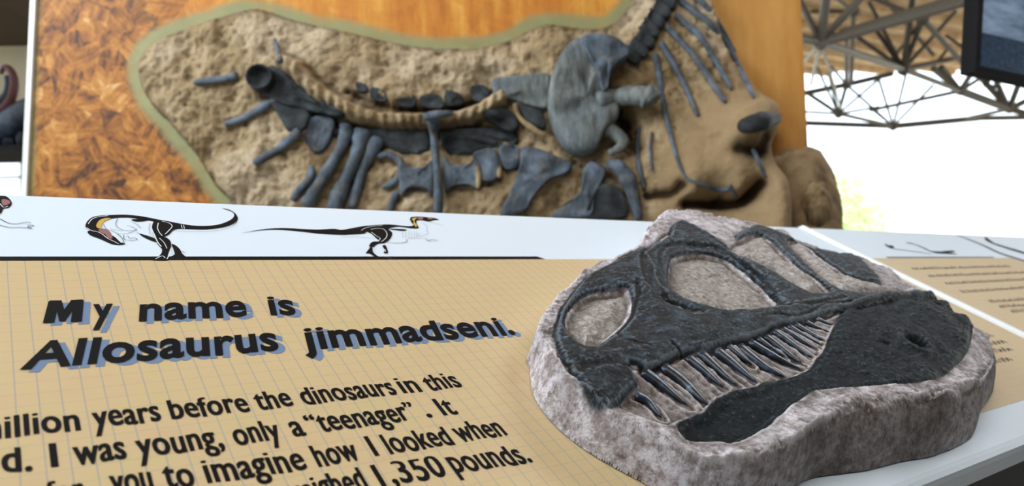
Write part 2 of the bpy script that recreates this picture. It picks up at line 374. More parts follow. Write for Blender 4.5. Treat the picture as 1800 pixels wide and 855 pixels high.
truss('thin dark far roof truss against the white daylight, lower edge', [
    m('chord', (1405, 166, 15.0), Cn, 8), m('chord', Cn, (1568, 130, 15.0), 8), m('strut', Cn, (1488, 70, 13.0), 6), m('strut', Cn, D, 6), m('strut', Cn, (1462, 118, 14), 4), m('strut', Cn, Hn, 4),
    m('strut', D, (1418, 163, 15), 6), m('strut', D, (1456, 128, 15), 4), m('strut', D, (1436, 118, 14), 4), m('strut', D, (1405, 196, 16), 4), m('strut', D, (1545, 188, 16), 4), m('strut', D, (1550, 135, 15), 4),
    m('chord', D, Hn, 6), m('chord', (1405, 216, 17.0), Hn, 8), m('chord', Hn, (1720, 208, 17), 9), m('chord', (1720, 208, 17), (1840, 206, 17), 8),
    m('strut', Hn, (1530, 190, 16), 4), m('strut', Hn, (1592, 132, 15), 4), m('strut', Hn, (1545, 140, 15), 4), m('strut', Hn, (1640, 150, 15), 4),
    m('chord', (1530, 194, 16.0), E1, 6), m('chord', E1, G, 12), m('strut', E1, (1641, 121, 13), 9), m('strut', E1, (1655, 118, 13), 8), m('strut', E1, (1712, 122, 13), 8), m('strut', E1, (1735, 130, 13), 6),
    m('strut', G, (1716, 128, 14), 9), m('strut', G, (1745, 130, 14), 8), m('strut', G, (1798, 128, 14), 9), m('strut', G, (1840, 160, 15), 9), m('chord', (1712, 112, 13.5), (1840, 168, 14), 9),
    m('strut', (1730, 150, 14), (1752, 128, 14), 6), m('strut', (1730, 150, 14), (1760, 154, 14), 6), m('chord', G, (1700, 208, 16.5), 6), m('chord', G, (1860, 214, 15), 10)], M_DKGREY, 8)
truss('dark roof truss in the upper left corner beyond the board', [
    m('chord', (-20, 10, 7.0), (70, 34, 8.0), 9), m('chord', (-20, 44, 8.5), (70, 60, 9.0), 8), m('strut', (-10, 56, 8.5), (34, 8, 7.4), 8), m('strut', (34, 8, 7.4), (60, 52, 8.8), 7), m('strut', (-30, -4, 7), (20, 40, 8), 7)], M_DKGREY, 9)
# roof columns outside the view's clear part, carrying the roof
for i, (x, y) in enumerate(((-6.5, 17.2), (20.5, 17.2), (20.5, 4.0), (-6.5, -4.4))):
    MB().tube([(x, y, 0), (x, y, 5.75)], .12, 12).build('trim_%d' % (i + 1), M_GREY, kind='structure')
# the wall beyond the board on the far left with its window
wl = MB(); a = pw(-60, 300, 7.5); b = pw(140, 300, 7.5); yy = a[1]
zt = pw(20, 62, 7.5)[2]; z1 = pw(20, 268, 7.5)[2]; z2 = pw(20, 352, 7.5)[2]
wl.box(-7, b[0], yy, yy + .2, z1, 5.75).box(-7, b[0], yy, yy + .2, 0, z2)
wlo = wl.build('wall_left', M_PLASTER, kind='structure')
MB().box(-7, b[0], yy - .06, yy + .0, z1 - .02, z1 + .03).build('trim_5', M_DKGREY, kind='structure')
wf = MB()
for i in range(9):
    x = -7 + i * (b[0] + 7) / 8; wf.box(x - .02, x + .02, yy + .05, yy + .11, z2, z1)
for z in (z2 + .02, (z1 + z2) / 2, z1 - .03): wf.box(-7, b[0], yy + .05, yy + .11, z - .015, z + .015)
wo = wf.build('window_1', M_TRIM, kind='structure')
gm = Mat('window_glass', .02, .5); gm.b.inputs['Transmission Weight'].default_value = 1.0; gm.b.inputs['IOR'].default_value = 1.01
MB().box(-7, b[0], yy + .075, yy + .079, z2, z1).build('pane', gm.m, wo)
zr = pw(20, 62, 7.2)[2]
MB().box(-7, b[0], yy - 1.3, yy, zr, zr + .3).build('trim_6', flat('dark_soffit', srgb(72, 60, 48), .8, .2), kind='structure')

# a dark display figure glimpsed past the board's left edge
M_FIG = Mat('dark_figure_paint', .5, .4); M_FIG.col(M_FIG.ramp(M_FIG.noise(8, 4), [(.35, srgb(10, 14, 20)), (.55, srgb(22, 34, 52)), (.7, srgb(70, 86, 106))])); M_FIG = M_FIG.m
M_FIGR = flat('dark_maroon_paint', srgb(84, 44, 46), .5, .4)
fo = pw(20, 250, 4.6); fg = thing('display_figure', 'dark blue display figure with a hooked curl, past the board left edge', 'figure', loc=(fo[0], fo[1], 0))
L = lambda x, y, d=4.6: pw(x, y, d) - np.array([fo[0], fo[1], 0])
MB().tube(catmull([L(-40, 262), L(-12, 244), L(14, 224), L(44, 204), L(80, 190)], 5, False), [.10] * 21, 14, .8, (0, 1, 0)).build('body', M_FIG, fg, smooth=True)
MB().tube(catmull([L(-14, 190), L(6, 192), L(18, 176), L(25, 150), L(20, 126), L(8, 118), L(1, 130)], 5, False), list(np.linspace(.045, .012, 31)), 12, 1, (0, 1, 0)).build('hooked_curl', M_FIGR, fg, smooth=True)
MB().tube(catmull([L(-30, 176), L(-6, 184), L(12, 170), L(16, 150), L(12, 134)], 5, False), list(np.linspace(.05, .02, 21)), 12, 1, (0, 1, 0)).build('inner_curl', M_FIG, fg, smooth=True)
MB().tube([L(10, 232), L(24, 262), L(16, 268)], [.06, .05, .03], 10).build('limb', M_FIG, fg, smooth=True)
MB().tube([L(38, 215), L(42, 262), L(40, 268)], [.05, .04, .03], 10).build('limb', M_FIG, fg, smooth=True)
z = L(10, 268)[2]
MB().box(-1.0, .35, -.25, .25, z - .03, z).box(-.95, -.85, -.2, .2, 0, z - .03).box(.2, .3, -.2, .2, 0, z - .03).build('stand', M_BLACK, fg)

# trees and a pale slope far outside
k = Mat('sunlit_foliage', .7, .2); k.col(k.ramp(k.noise(3, 4), [(.35, srgb(196, 218, 160)), (.65, srgb(232, 242, 205))])); M_LEAF = k.m
M_BARK = flat('bark', srgb(120, 104, 84), .8, .2)
def tree(x, y, d, h, label):
    p = pw(x, y, d); t = thing('tree', label, 'tree', loc=(p[0], p[1], -.12), group='sunlit trees outside')
    MB().tube([(0, 0, 0), (.1, 0, h * .45), (0, .1, h * .8)], [.18, .13, .06], 8).build('trunk', M_BARK, t, smooth=True)
    V = []; Fc = []
    for i in range(1500):
        r = (random.random() ** .4) * h * .36; th = random.random() * 6.283; ph = math.acos(random.uniform(-1, 1))
        c = np.array([r * math.sin(ph) * math.cos(th), r * math.sin(ph) * math.sin(th), h * .66 + r * math.cos(ph) * .9])
        e = RNG.randn(3); e = _n(e) * .16; g = _n(np.cross(e, RNG.randn(3))) * .07; n = len(V)
        V += [tuple(c - e), tuple(c - g), tuple(c + e), tuple(c + g)]; Fc.append((n, n + 1, n + 2, n + 3))
    mesh('foliage', V, Fc, M_LEAF, t, kind='stuff')
tree(1450, 300, 26, 4.6, 'pale green sunlit tree beside the boulder, nearest the board')
tree(1500, 300, 32, 4.2, 'pale green sunlit tree second from the board')
k = Mat('pale_hillside', .9, .1); k.col(k.ramp(k.noise(.12, 7, .65), [(.3, srgb(214, 208, 180)), (.55, srgb(236, 228, 204)), (.7, srgb(190, 200, 150))]))
X, Y = heightfield(-90, 140, 45, 140, 2.5); Hh = sstep(45, 120, Y) * 14 + fbm(X, Y, .05, 4) * 1.6 * sstep(45, 70, Y) - .2
grid_mesh('hillside', X, Y, Hh, np.ones((X.shape[0] - 1, X.shape[1] - 1), bool), k.m, None, {})['kind'] = 'structure'

# ------------------------------------------------------------------ monitor hanging at the upper right
TVD = 2.6
c0, c1, c2 = pw(1709, 126, TVD), pw(1856, 156, TVD + .12), pw(1700, -60, TVD)
tu = _n(c1 - c0); tv = _n((c2 - c0) - tu * (tu @ (c2 - c0))); TV = Frame(c0, tu, tv); w, h = .86, .52
tvo = thing('monitor', 'black framed monitor hanging at the upper right with a blue grey screen', 'monitor', TV.matrix())
fr = MB(); e = .022
fr.box(0, w, 0, e, -.05, .012).box(0, w, h - e, h, -.05, .012).box(0, e, e, h - e, -.05, .012).box(w - e, w, e, h - e, -.05, .012).box(.01, w - .01, .01, h - .01, -.055, -.045)
fr.build('frame', M_BLACK, tvo)
k = Mat('monitor_screen', .25, .5); sx = k.n('ShaderNodeSeparateXYZ'); k.l(k.co, sx.inputs[0])
up = k.ramp(k.noise(5, 3, co=k.mapping((1, 3, 1), (0, 0, .6))), [(.35, srgb(52, 74, 98)), (.65, srgb(132, 150, 172))]); dn2 = k.ramp(k.noise(60, 5, .7), [(.3, srgb(18, 30, 44)), (.7, srgb(46, 66, 88))])
scol = k.mix(k.math('GREATER_THAN', sx.outputs[1], .15), dn2, up); k.col((.01, .012, .016)); k.l(scol, k.b.inputs['Emission Color']); k.b.inputs['Emission Strength'].default_value = .8
MB().box(e, w - e, e, h - e, -.044, -.002).build('screen', k.m, tvo)
MB().tube([(w / 2, h * .6, -.10), (w / 2, h + 4.2, -.10)], .02, 10).build('ceiling_pole', M_BLACK, tvo); MB().box(w / 2 - .08, w / 2 + .08, h * .4, h * .75, -.12, -.055).build('bracket', M_BLACK, tvo)

# ------------------------------------------------------------------ the reading rail
rail = thing('reading_rail', 'long sloping white information panel with notebook print and lettering', 'display panel', CON.matrix())
U0, U1 = -1.3, 3.2; VT, VB = .310, -.2585
def prism(uv, h0, h1): n = len(uv); return [(*p, h0) for p in uv] + [(*p, h1) for p in uv], [tuple(range(n, 2 * n)), tuple(reversed(range(n)))] + [(i, (i + 1) % n, n + (i + 1) % n, n + i) for i in range(n)]
prof = [(VT, -.03), (VT, -.004), (VT - .004, 0), (VB, 0), (VB - .004, -.0008), (VB - .0075, -.004), (VB - .009, -.010), (VB - .009, -.030), (VB - .004, -.034)]
n = len(prof); V = [(u, v, h) for u in (U0, U1) for v, h in prof]
mesh('top_board', V, [tuple(reversed(range(n))), tuple(range(n, 2 * n))] + [(i, (i + 1) % n, n + (i + 1) % n, n + i) for i in range(n)], M_WHITE, rail)
MB().box(U0 + .05, U1 - .05, VB + .004, VT - .02, -.055, -.034).build('underframe', M_BLACK, rail)
MB().box(U0 + .05, U1 - .05, VB - .004, VB + .004, -.13, -.034).build('front_apron', flat('dark_green_grey_panel', srgb(46, 50, 50), .6, .3), rail)
Z = np.array(M @ Vc); 
for u in (-1.0, .3, 1.6, 2.9):
    # legs go straight down: direction of world -Z in the panel's own axes
    dz = np.array([-CON.U[2], -CON.V[2], -CON.N[2]])
    for v in (-.2, .24):
        top = np.array([u, v, -.055]); ln = (CON.O + CON.U * u + CON.V * v - CON.N * .055)[2]
        MB().tube([top, top + dz * ln], .022, 10).build('leg', M_BLACK, rail)
def sheet(name, uv, m, h, parent=rail, label=None): return mesh(name, [(*p, h) for p in uv], [tuple(range(len(uv)))], m, parent, label=label)
TT, TB = .1685, -.2175; SU = .921; SW = .034          # tan print top and bottom; the joint strip between the panels
def paper(name, uvs, th, m, label=None):
    V, Fc = prism(uvs, 0.0001, th); return mesh(name, V, Fc, m, rail, label=label)
paper('notebook_sheet', [(U0 + .02, TB), (SU - SW * .55, TB), (SU - SW * .55, TT), (U0 + .02, TT)], .0004, M_TAN)
paper('notebook_sheet', [(SU + SW * .62, TB), (1.62, TB), (1.62, TT), (SU + SW * .62, TT)], .0004, M_TAN)
MB().box(SU - SW * .45, SU + SW * .45, VB, VT, 0, .0012).box(SU - .006, SU + .004, VB, VT, .0012, .004).build('joint_strip', M_TRIM, rail)
b0 = CON.uv(955, 457)[0]; MB().add(*prism([(U0 + .02, TT), (b0 + .003, TT), (b0 - .004, TT + .0072), (U0 + .02, TT + .0072)], 0.0001, .0006)).build('black_rule', M_INK, rail)
b1 = CON.uv(1565, 456)[0]; MB().add(*prism([(b1, TT), (1.50, TT), (1.50, TT + .006), (b1, TT + .006)], 0.0001, .0006)).build('black_rule', M_GREYINK, rail)

# ---- lettering: outline of the built-in face, set word by word along the printed lines
def word_mesh(txt, offset, shear=0.0):
    if txt == 'M':
        P = [(0, 0), (.05, .70), (.10, .735), (.40, .735), (.51, .42), (.66, .735), (.97, .735), (1.02, .70), (1.02, 0), (.72, 0), (.73, .36), (.57, .03), (.42, .03), (.32, .36), (.30, 0)]
        return np.array([(x + shear * y, y) for x, y in P]), [tuple(reversed(range(len(P))))]
    c = bpy.data.curves.new('t', 'FONT'); c.body = txt; c.size = 1; c.offset = offset; c.shear = shear; c.resolution_u = 4; c.space_character = 1.04
    o = bpy.data.objects.new('t', c); COL.objects.link(o); dg = bpy.context.evaluated_depsgraph_get(); dg.update()
    me = bpy.data.meshes.new_from_object(o.evaluated_get(dg)); V = np.array([v.co[:2] for v in me.vertices]); Fc = [tuple(p.vertices) for p in me.polygons]
    bpy.data.objects.remove(o); bpy.data.meshes.remove(me); bpy.data.curves.remove(c); return V, Fc
def lettering(name, words, offset, cap, h, m, shear=0.0, shift=(0, 0), wave=.0, heavy=0):
    mb = MB()
    for txt, (x0, y0), (x1, y1) in words:
        V, Fc = word_mesh(txt, offset, shear); a = CON.uv(x0, y0); b = CON.uv(x1, y1)
        s = (V[:, 0] - V[:, 0].min()) / np.ptp(V[:, 0]); y = V[:, 1]; y = y if txt == 'M' else np.where(y < .53, y * 1.16, .615 + (y - .53) * .6); y = y + wave * np.sin(V[:, 0] * 4.1 + len(txt)); uv = a + np.outer(s, b - a) + np.outer(y / .735 * cap, (0, 1)) + shift
        for k_ in range(1 + heavy): mb.add([(u + k_ * .00038 - heavy * .00019, v, h + k_ * .00003) for u, v in uv], Fc)
    return mb.build(name, m, rail)
T1 = [('M', (75, 571), (155, 566)), ('y', (159, 567), (206, 564)), ('name', (243, 565), (440, 556)), ('is', (475, 555), (527, 553))]
T2 = [('Allosaurus', (34, 650), (498, 616)), ('jimmadseni.', (530, 616), (907, 588))]
CAPT = .032
for w_, s_ in ((T1, .25), (T2, .25)):
    lettering('title_shadow', w_, .028, CAPT, .0006, M_BLUE, s_, (.0042, -.0034), .012)
    lettering('title_line', w_, .028, CAPT, .0009, M_INK, s_, (0, 0), .012)
BODY = [
 [('million', (-48, 777), (141, 757)), ('years', (166, 754), (284, 741)), ('before', (303, 739), (440, 724)), ('the', (455, 722), (517, 715)), ('dinosaurs', (536, 713), (699, 694)), ('in', (710, 693), (742, 689)), ('this', (756, 688), (813, 681))],
 [('d.', (4, 833), (56, 828)), ('I', (91, 824), (102, 823)), ('was', (132, 819), (223, 808)), ('young,', (244, 806), (394, 787)), ('only', (416, 784), (497, 773)), ('a', (518, 770), (539, 767)), ('\u201cteenager\u201d', (548, 764), (740, 737)), ('.', (753, 736), (761, 735)), ('It', (781, 732), (805, 728))],
 [('for', (84, 895), (150, 887)), ('you', (198, 872), (271, 864)), ('to', (293, 860), (344, 855)), ('imagine', (366, 852), (541, 826)), ('how', (561, 822), (635, 809)), ('I', (660.5, 804), (666.5, 803)), ('looked', (687, 800), (799, 782)), ('when', (810, 778), (892, 766))],
 [('weighed', (505, 893), (650, 862)), ('1,350', (672, 857), (789, 838)), ('pounds.', (801, 833), (937, 814))]]
for w_ in BODY: lettering('text_line', w_, .0105, .0205, .0006, M_INK, 0, (0, 0), .02, 2)
# unreadable small print: rows of pen-like squiggles
def ribbon(mb, pts, w, h):
    P = [np.asarray(p, float) for p in pts]; W_ = w if hasattr(w, '__len__') else [w] * len(P); n0 = len(mb.V)
    for i, p in enumerate(P):
        t = P[min(i + 1, len(P) - 1)] - P[max(i - 1, 0)]; t = t / (np.linalg.norm(t) + 1e-12); q = np.array([-t[1], t[0]]) * W_[i] / 2
        mb.V += [(*(p + q), h), (*(p - q), h)]
    for i in range(len(P) - 1): a = n0 + 2 * i; mb.F.append((a, a + 1, a + 3, a + 2))
def scribble(name, rows, amp, step, wd):
    for (x0, y0), (x1, y1) in rows:
        mb = MB(); a, b = CON.uv(x0, y0), CON.uv(x1, y1); n = max(4, int(np.linalg.norm(b - a) / step)); pts = []; gap = random.randint(5, 10)
        for i in range(n + 1):
            pts.append(a + (b - a) * i / n + np.array([0, (amp if i % 2 else 0) * random.uniform(.6, 1.2)])); gap -= 1
            if gap <= 0 or i == n:
                if len(pts) > 2: ribbon(mb, pts[:-1], wd, .0006)
                pts = pts[-1:]; gap = random.randint(7, 16)
        mb.build(name, M_INK, rail)
scribble('small_print_line', [((1608, 475), (1780, 470)), ((1636, 488), (1830, 480)), ((1666, 501), (1830, 492)), ((1694, 516), (1830, 506)), ((1743, 533), (1830, 527)), ((1760, 542), (1830, 537)), ((1782, 551), (1830, 546))], .0095, .0065, .0034)
scribble('small_print_line', [((1715, 597), (1750, 592)), ((1725, 611), (1774, 603)), ((1725, 625), (1784, 616)), ((1730, 643), (1784, 634))], .0095, .0062, .0034)

# ---- the three printed dinosaurs (flat print): local pixels of an enlarged view -> panel plane
def conv(x0, y0, s): return lambda pts: [CON.uv(x0 + p[0] / s, y0 + p[1] / s) for p in pts]
def fillp(mb, pts, h, k=3):
    q = catmull(pts, k); n0 = len(mb.V); mb.V += [(*p, h) for p in q]; mb.F.append(tuple(range(n0, n0 + len(q))))
def drawing(parts, cv, label):
    """first entry is the drawing itself, the rest hang from it; entries: (name, material, layer, kind, points, width)"""
    root = None
    for nm, mt, lay, kd, pts, w in parts:
        mb = MB(); h = .0005 + lay * .00012
        if kd == 'fill': fillp(mb, cv(pts), h)
        else: ribbon(mb, catmull(cv(pts), 4, False), w if not hasattr(w, '__len__') else list(np.interp(np.linspace(0, 1, (len(pts) - 1) * 4 + 1), np.linspace(0, 1, len(w)), w)), h)
        o = mb.build(nm if root is None or nm != 'dinosaur_drawing' else 'ink_patch', mt, root or rail, label=label if root is None else None); root = root or o
W1 = .0006
drawing([
 ('dinosaur_drawing', M_INK, 0, 'fill', [(125,330),(150,290),(200,255),(280,240),(400,233),(520,230),(640,238),(760,255),(880,280),(1000,300),(1120,325),(1260,345),(1400,348),(1520,335),(1610,305),(1670,270),(1690,230),(1660,195),(1560,160),(1640,178),(1700,215),(1727,265),(1715,300),(1660,335),(1560,365),(1400,383),(1250,382),(1100,378),(1040,400),(1000,440),(930,470),(860,465),(830,420),(820,350),(835,300),(740,285),(620,262),(500,258),(400,268),(330,290),(290,320),(260,350),(280,400),(320,430),(400,450),(450,480),(500,520),(535,540),(480,548),(400,540),(330,510),(250,475),(170,445),(140,410),(165,395),(125,365)], 0),
 ('dinosaur_drawing', M_INK, 0, 'fill', [(605,282),(700,275),(790,280),(740,298),(650,300)], 0),
 ('dinosaur_drawing', M_INK, 0, 'fill', [(690,432),(760,450),(860,485),(900,520),(840,512),(740,470)], 0),
 ('dinosaur_drawing', M_INK, 0, 'fill', [(860,470),(950,465),(1010,500),(1025,560),(1000,620),(985,680),(1000,715),(870,718),(740,705),(860,690),(920,640),(925,590),(880,540)], 0),
 ('dinosaur_drawing', M_INK, 0, 'fill', [(1030,540),(1080,560),(1120,600),(1140,640),(1185,688),(1090,690),(1010,680),(1060,650),(1050,600)], 0),
 ('ochre_neck_patch', M_YEL, 1, 'fill', [(235,340),(270,290),(330,268),(390,270),(330,295),(295,330),(285,375),(245,370)], 0),
 ('pink_head_patch', M_PINK, 1, 'fill', [(258,388),(320,380),(370,400),(400,450),(400,485),(355,475),(330,440),(280,420)], 0),
 ('white_highlight', M_WINK, 2, 'line', [(150,330),(190,280),(260,255),(360,245)], W1*1.2), ('white_highlight', M_WINK, 2, 'line', [(135,370),(180,400),(235,410)], W1*1.3),
 ('white_highlight', M_WINK, 2, 'line', [(240,410),(300,440),(350,480),(420,515),(470,540)], W1*1.2), ('white_highlight', M_WINK, 2, 'line', [(420,430),(450,480),(500,530)], W1*1.2),
 ('white_highlight', M_WINK, 2, 'line', [(890,320),(880,370),(900,420),(930,455)], W1*1.2), ('white_highlight', M_WINK, 2, 'line', [(925,300),(1000,320),(1035,355),(1000,400),(960,440)], W1*1.2),
 ('white_highlight', M_WINK, 2, 'line', [(830,310),(815,370),(850,450),(880,520),(920,570)], W1*1.6), ('white_highlight', M_WINK, 2, 'line', [(900,480),(950,530),(980,590)], W1),
 ('white_highlight', M_WINK, 2, 'line', [(1130,340),(1140,378)], W1), ('white_highlight', M_WINK, 2, 'line', [(1155,343),(1165,380)], W1), ('white_highlight', M_WINK, 2, 'line', [(1020,590),(1010,650),(980,700)], W1*1.3), ('white_highlight', M_WINK, 2, 'line', [(860,700),(930,668),(960,690)], W1*1.2),
 ('fine_outline', M_GREYINK, 1, 'line', [(310,330),(340,380),(400,400),(470,430),(560,430),(640,400),(660,380)], W1*.8), ('fine_outline', M_GREYINK, 1, 'line', [(460,270),(440,330),(470,370),(560,400),(640,395)], W1*.8),
 ('fine_outline', M_GREYINK, 1, 'line', [(600,300),(660,330),(700,370)], W1*.7), ('fine_outline', M_GREYINK, 1, 'line', [(560,345),(620,360),(660,400)], W1*.7), ('fine_outline', M_GREYINK, 1, 'line', [(450,430),(500,470),(535,540)], W1), ('fine_outline', M_GREYINK, 1, 'line', [(660,420),(760,450),(850,470)], W1*.9),
 ('fine_outline', M_GREYINK, 1, 'line', [(525,445),(530,490),(580,500),(640,500),(665,490),(640,475),(590,480),(565,455)], W1), ('fine_outline', M_GREYINK, 1, 'line', [(1040,400),(1180,405),(1400,408),(1560,390),(1680,345),(1720,300)], W1*.7),
 ('fine_outline', M_GREYINK, 1, 'line', [(1140,620),(1175,630)], W1*1.2), ('fine_outline', M_GREYINK, 1, 'line', [(380,380),(440,390),(520,400)], W1*.7), ('fine_outline', M_FAINT, 1, 'line', [(800,320),(790,380),(800,440)], W1),
], conv(130, 340, 6.0), 'printed dinosaur bending its head down')
drawing([
 ('dinosaur_drawing', M_INK, 0, 'fill', [(-1380,400),(-1100,345),(-800,325),(-500,340),(-300,345),(-100,335),(0,350),(150,325),(300,298),(450,285),(650,275),(800,290),(930,300),(985,285),(960,250),(938,205),(950,178),(1000,170),(1080,168),(1180,178),(1260,185),(1330,208),(1260,215),(1190,235),(1100,215),(1030,222),(1030,270),(1055,310),(1040,328),(940,325),(800,305),(700,315),(640,340),(690,380),(690,430),(650,490),(590,530),(500,540),(440,590),(430,650),(500,710),(600,740),(500,745),(400,680),(350,650),(370,610),(385,550),(430,512),(520,505),(470,460),(420,410),(350,375),(300,402),(100,412),(0,415),(-300,400),(-600,365),(-900,345),(-1150,360)], 0),
 ('dinosaur_drawing', M_INK, 0, 'fill', [(640,338),(740,335),(860,340),(895,352),(840,362),(740,352)], 0), ('dinosaur_drawing', M_INK, 0, 'fill', [(330,668),(370,640),(390,668)], 0),
 ('dinosaur_drawing', M_INK, 0, 'fill', [(560,570),(600,560),(625,610),(635,665),(580,665),(590,620)], 0),
 ('ochre_neck_patch', M_YEL, 1, 'fill', [(962,200),(1000,185),(1040,188),(1005,210),(1000,240),(1030,290),(1018,312),(985,270),(985,235)], 0),
 ('pink_head_patch', M_PINK, 1, 'fill', [(1045,178),(1100,175),(1120,190),(1100,212),(1055,205)], 0), ('pink_head_patch', M_PINK, 1, 'fill', [(1180,182),(1230,188),(1250,204),(1190,206)], 0),
 ('white_highlight', M_WINK, 2, 'line', [(400,345),(500,332),(580,345),(620,400),(610,460),(545,515)], W1*1.2), ('white_highlight', M_WINK, 2, 'line', [(270,360),(320,330),(420,305),(560,292)], W1), ('white_highlight', M_WINK, 2, 'line', [(410,385),(470,430),(530,470),(500,500)], W1*1.3),
 ('white_highlight', M_WINK, 2, 'line', [(430,590),(440,640),(500,690)], W1*1.2), ('white_highlight', M_WINK, 2, 'line', [(595,620),(600,650)], W1*1.6), ('white_highlight', M_WINK, 2, 'line', [(390,580),(360,630)], W1),
 ('fine_outline', M_GREYINK, 1, 'line', [(630,520),(740,530),(850,525),(900,500),(880,480)], W1*1.2), ('fine_outline', M_FAINT, 1, 'line', [(900,470),(1050,462),(1150,465),(1180,490),(1240,500),(1320,490)], W1*1.1),
 ('fine_outline', M_GREYINK, 1, 'line', [(1150,480),(1190,500),(1215,495)], W1*1.2), ('fine_outline', M_GREYINK, 1, 'line', [(1200,485),(1260,478),(1310,492)], W1), ('fine_outline', M_FAINT, 1, 'line', [(1080,240),(1160,290),(1170,370),(1180,400),(1060,440),(1050,410),(1080,395)], W1),
 ('fine_outline', M_FAINT, 1, 'line', [(1190,235),(1280,262),(1390,290)], W1*1.3), ('fine_outline', M_FAINT, 1, 'line', [(0,445),(200,445),(380,460),(450,470)], W1), ('fine_outline', M_GREYINK, 1, 'line', [(560,715),(640,730),(690,745)], W1*1.3), ('fine_outline', M_GREYINK, 1, 'line', [(570,660),(640,680)], W1),
] + [('fine_outline', M_FAINT, 1, 'line', [(x, 370), (x + 12, 420), (x + 4, 460)], W1*.8) for x in (830, 870, 915, 950, 990, 1020)], conv(600, 360, 7.775), 'printed dinosaur running with a long straight tail')
drawing([
 ('dinosaur_drawing', M_INK, 0, 'fill', [(-60,40),(0,38),(30,42),(52,68),(40,90),(15,95),(0,118),(-60,120)], 0), ('pink_head_patch', M_PINK, 1, 'fill', [(8,55),(38,58),(44,72),(14,82)], 0), ('white_highlight', M_WINK, 2, 'line', [(-20,60),(0,75),(15,90),(35,86)], W1*1.2),
 ('fine_outline', M_GREYINK, 1, 'line', [(0,140),(40,160),(80,162),(120,155),(135,158)], W1*1.3), ('fine_outline', M_GREYINK, 1, 'line', [(-10,165),(40,178),(90,178),(140,182),(120,176),(150,170),(120,168)], W1*1.3)
], conv(0, 330, 2.514), 'printed dinosaur head and arm at the left')
S2 = conv(1500, 390, 5.03)
drawing([
 ('skeleton_drawing', M_GREYINK, 0, 'line', [(285,205),(330,235),(460,255),(590,272),(690,290)], [.006, .004, .003, .003, .002]), ('skeleton_drawing', M_INK, 0, 'line', [(470,190),(520,195),(600,225),(700,268),(800,275),(910,288)], [.002, .006, .008, .01, .012, .004]),
 ('skeleton_drawing', M_INK, 0, 'line', [(285,200),(320,225),(345,215)], [.004, .014, .006]), ('skeleton_drawing', M_INK, 0, 'line', [(800,268),(890,262)], .008),
 ('striped_drawing', M_GREYINK, 0, 'line', [(900,115),(1000,150),(1150,210),(1300,280),(1500,345),(1700,410)], [.006, .016, .022, .026, .03, .03]), ('striped_drawing', M_INK, 1, 'line', [(1170,140),(1220,185),(1350,230),(1500,275),(1700,340)], [.006, .022, .026, .03, .03])
], S2, 'small printed skeleton')

# ------------------------------------------------------------------ the skull cast on the rail
cast = thing('skull_cast', 'dark dinosaur skull cast in a grey rock slab lying on the white panel', 'fossil cast', CON.matrix())
rim_front = [(972,608,.034),(1001,652,.036),(1036,692,.036),(1080,728,.036),(1130,754,.036),(1180,782,.036),(1238,804,.039),(1300,800,.043),(1369,777,.046),(1421,746,.049),(1466,719,.050),(1493,703,.052),(1541,701,.054),(1576,694,.055),(1645,681,.057),(1690,672,.057),(1710,668,.055),(1726,650,.052),(1738,625,.050)]
rim_back = [(1738,602,.055),(1724,582,.058),(1708,576,.060),(1700,560,.061),(1676,551,.062),(1670,539,.063),(1649,530,.063),(1620,518,.062),(1605,508,.062),(1578,485,.062),(1555,468,.062),(1532,462,.062),(1508,452,.062),(1485,445,.062),(1462,445,.062),(1427,433,.062),(1395,421,.062),(1381,408,.062),(1358,404,.062),(1323,394,.062),(1290,385,.062),(1254,383,.062),(1226,375,.062),(1202,372,.062),(1182,372,.061),(1167,376,.060),(1153,389,.058),(1139,410,.056),(1127,430,.054),(1110,445,.052),(1075,459,.048),(1044,471,.044),(1019,487,.041),(991,511,.038),(970,536,.035),(953,561,.032),(944,585,.030)]
base_front = [(932,650,0),(935,690,0),(950,720,0),(985,760,0),(1030,795,0),(1080,825,0),(1130,852,0),(1180,880,0),(1240,903,0),(1310,906,0),(1370,876,0),(1410,851,0),(1450,838,0),(1520,828,0),(1580,815,0),(1640,803,0),(1690,782,0),(1712,757,0),(1715,740,0),(1725,720,0),(1745,690,0),(1752,655,.015),(1750,628,.03)]
R_ = [CON.uv(x, y, h) for x, y, h in rim_front + rim_back]
cen = np.array([.27, -.02])
def outset(p, d): return p + _n(p - cen) * d
B_ = [CON.uv(*q) for q in base_front] + [outset(CON.uv(x, y, h), .011 if x > 975 else .002) for x, y, h in rim_back]
inner = [(1050,560,.037),(1000,600,.034),(1100,500,.049),(1100,620,.041),(1140,690,.036),(1110,735,.033),(1180,480,.055),(1260,495,.051),(1300,440,.061),(1200,420,.061),(1240,395,.064),(1230,590,.048),(1330,560,.055),(1400,500,.060),(1470,490,.062),(1530,480,.063),(1500,535,.063),(1600,525,.066),(1300,650,.043),(1220,690,.037),(1400,620,.049),(1450,580,.056),(1380,690,.043),(1300,730,.038),(1220,765,.034),(1500,610,.057),(1450,660,.049),(1560,590,.062),(1660,570,.065),(1600,640,.057),(1690,600,.059),(1530,660,.053),(1650,655,.055)]
ctl = []
for x, y, h in rim_front + rim_back + inner: u, v = CON.uv(x, y, h); ctl.append((u, v, h))
TOP = TPS(ctl, 2e-5)
def S(x, y):
    h = .05
    for _ in range(7): u, v = CON.uv(x, y, h); h = .5 * h + .5 * float(np.clip(TOP(u, v), .02, .075))
    return CON.uv(x, y, h)
def SP(pts, k=3, closed=True): return catmull([S(*p) for p in pts], k, closed)
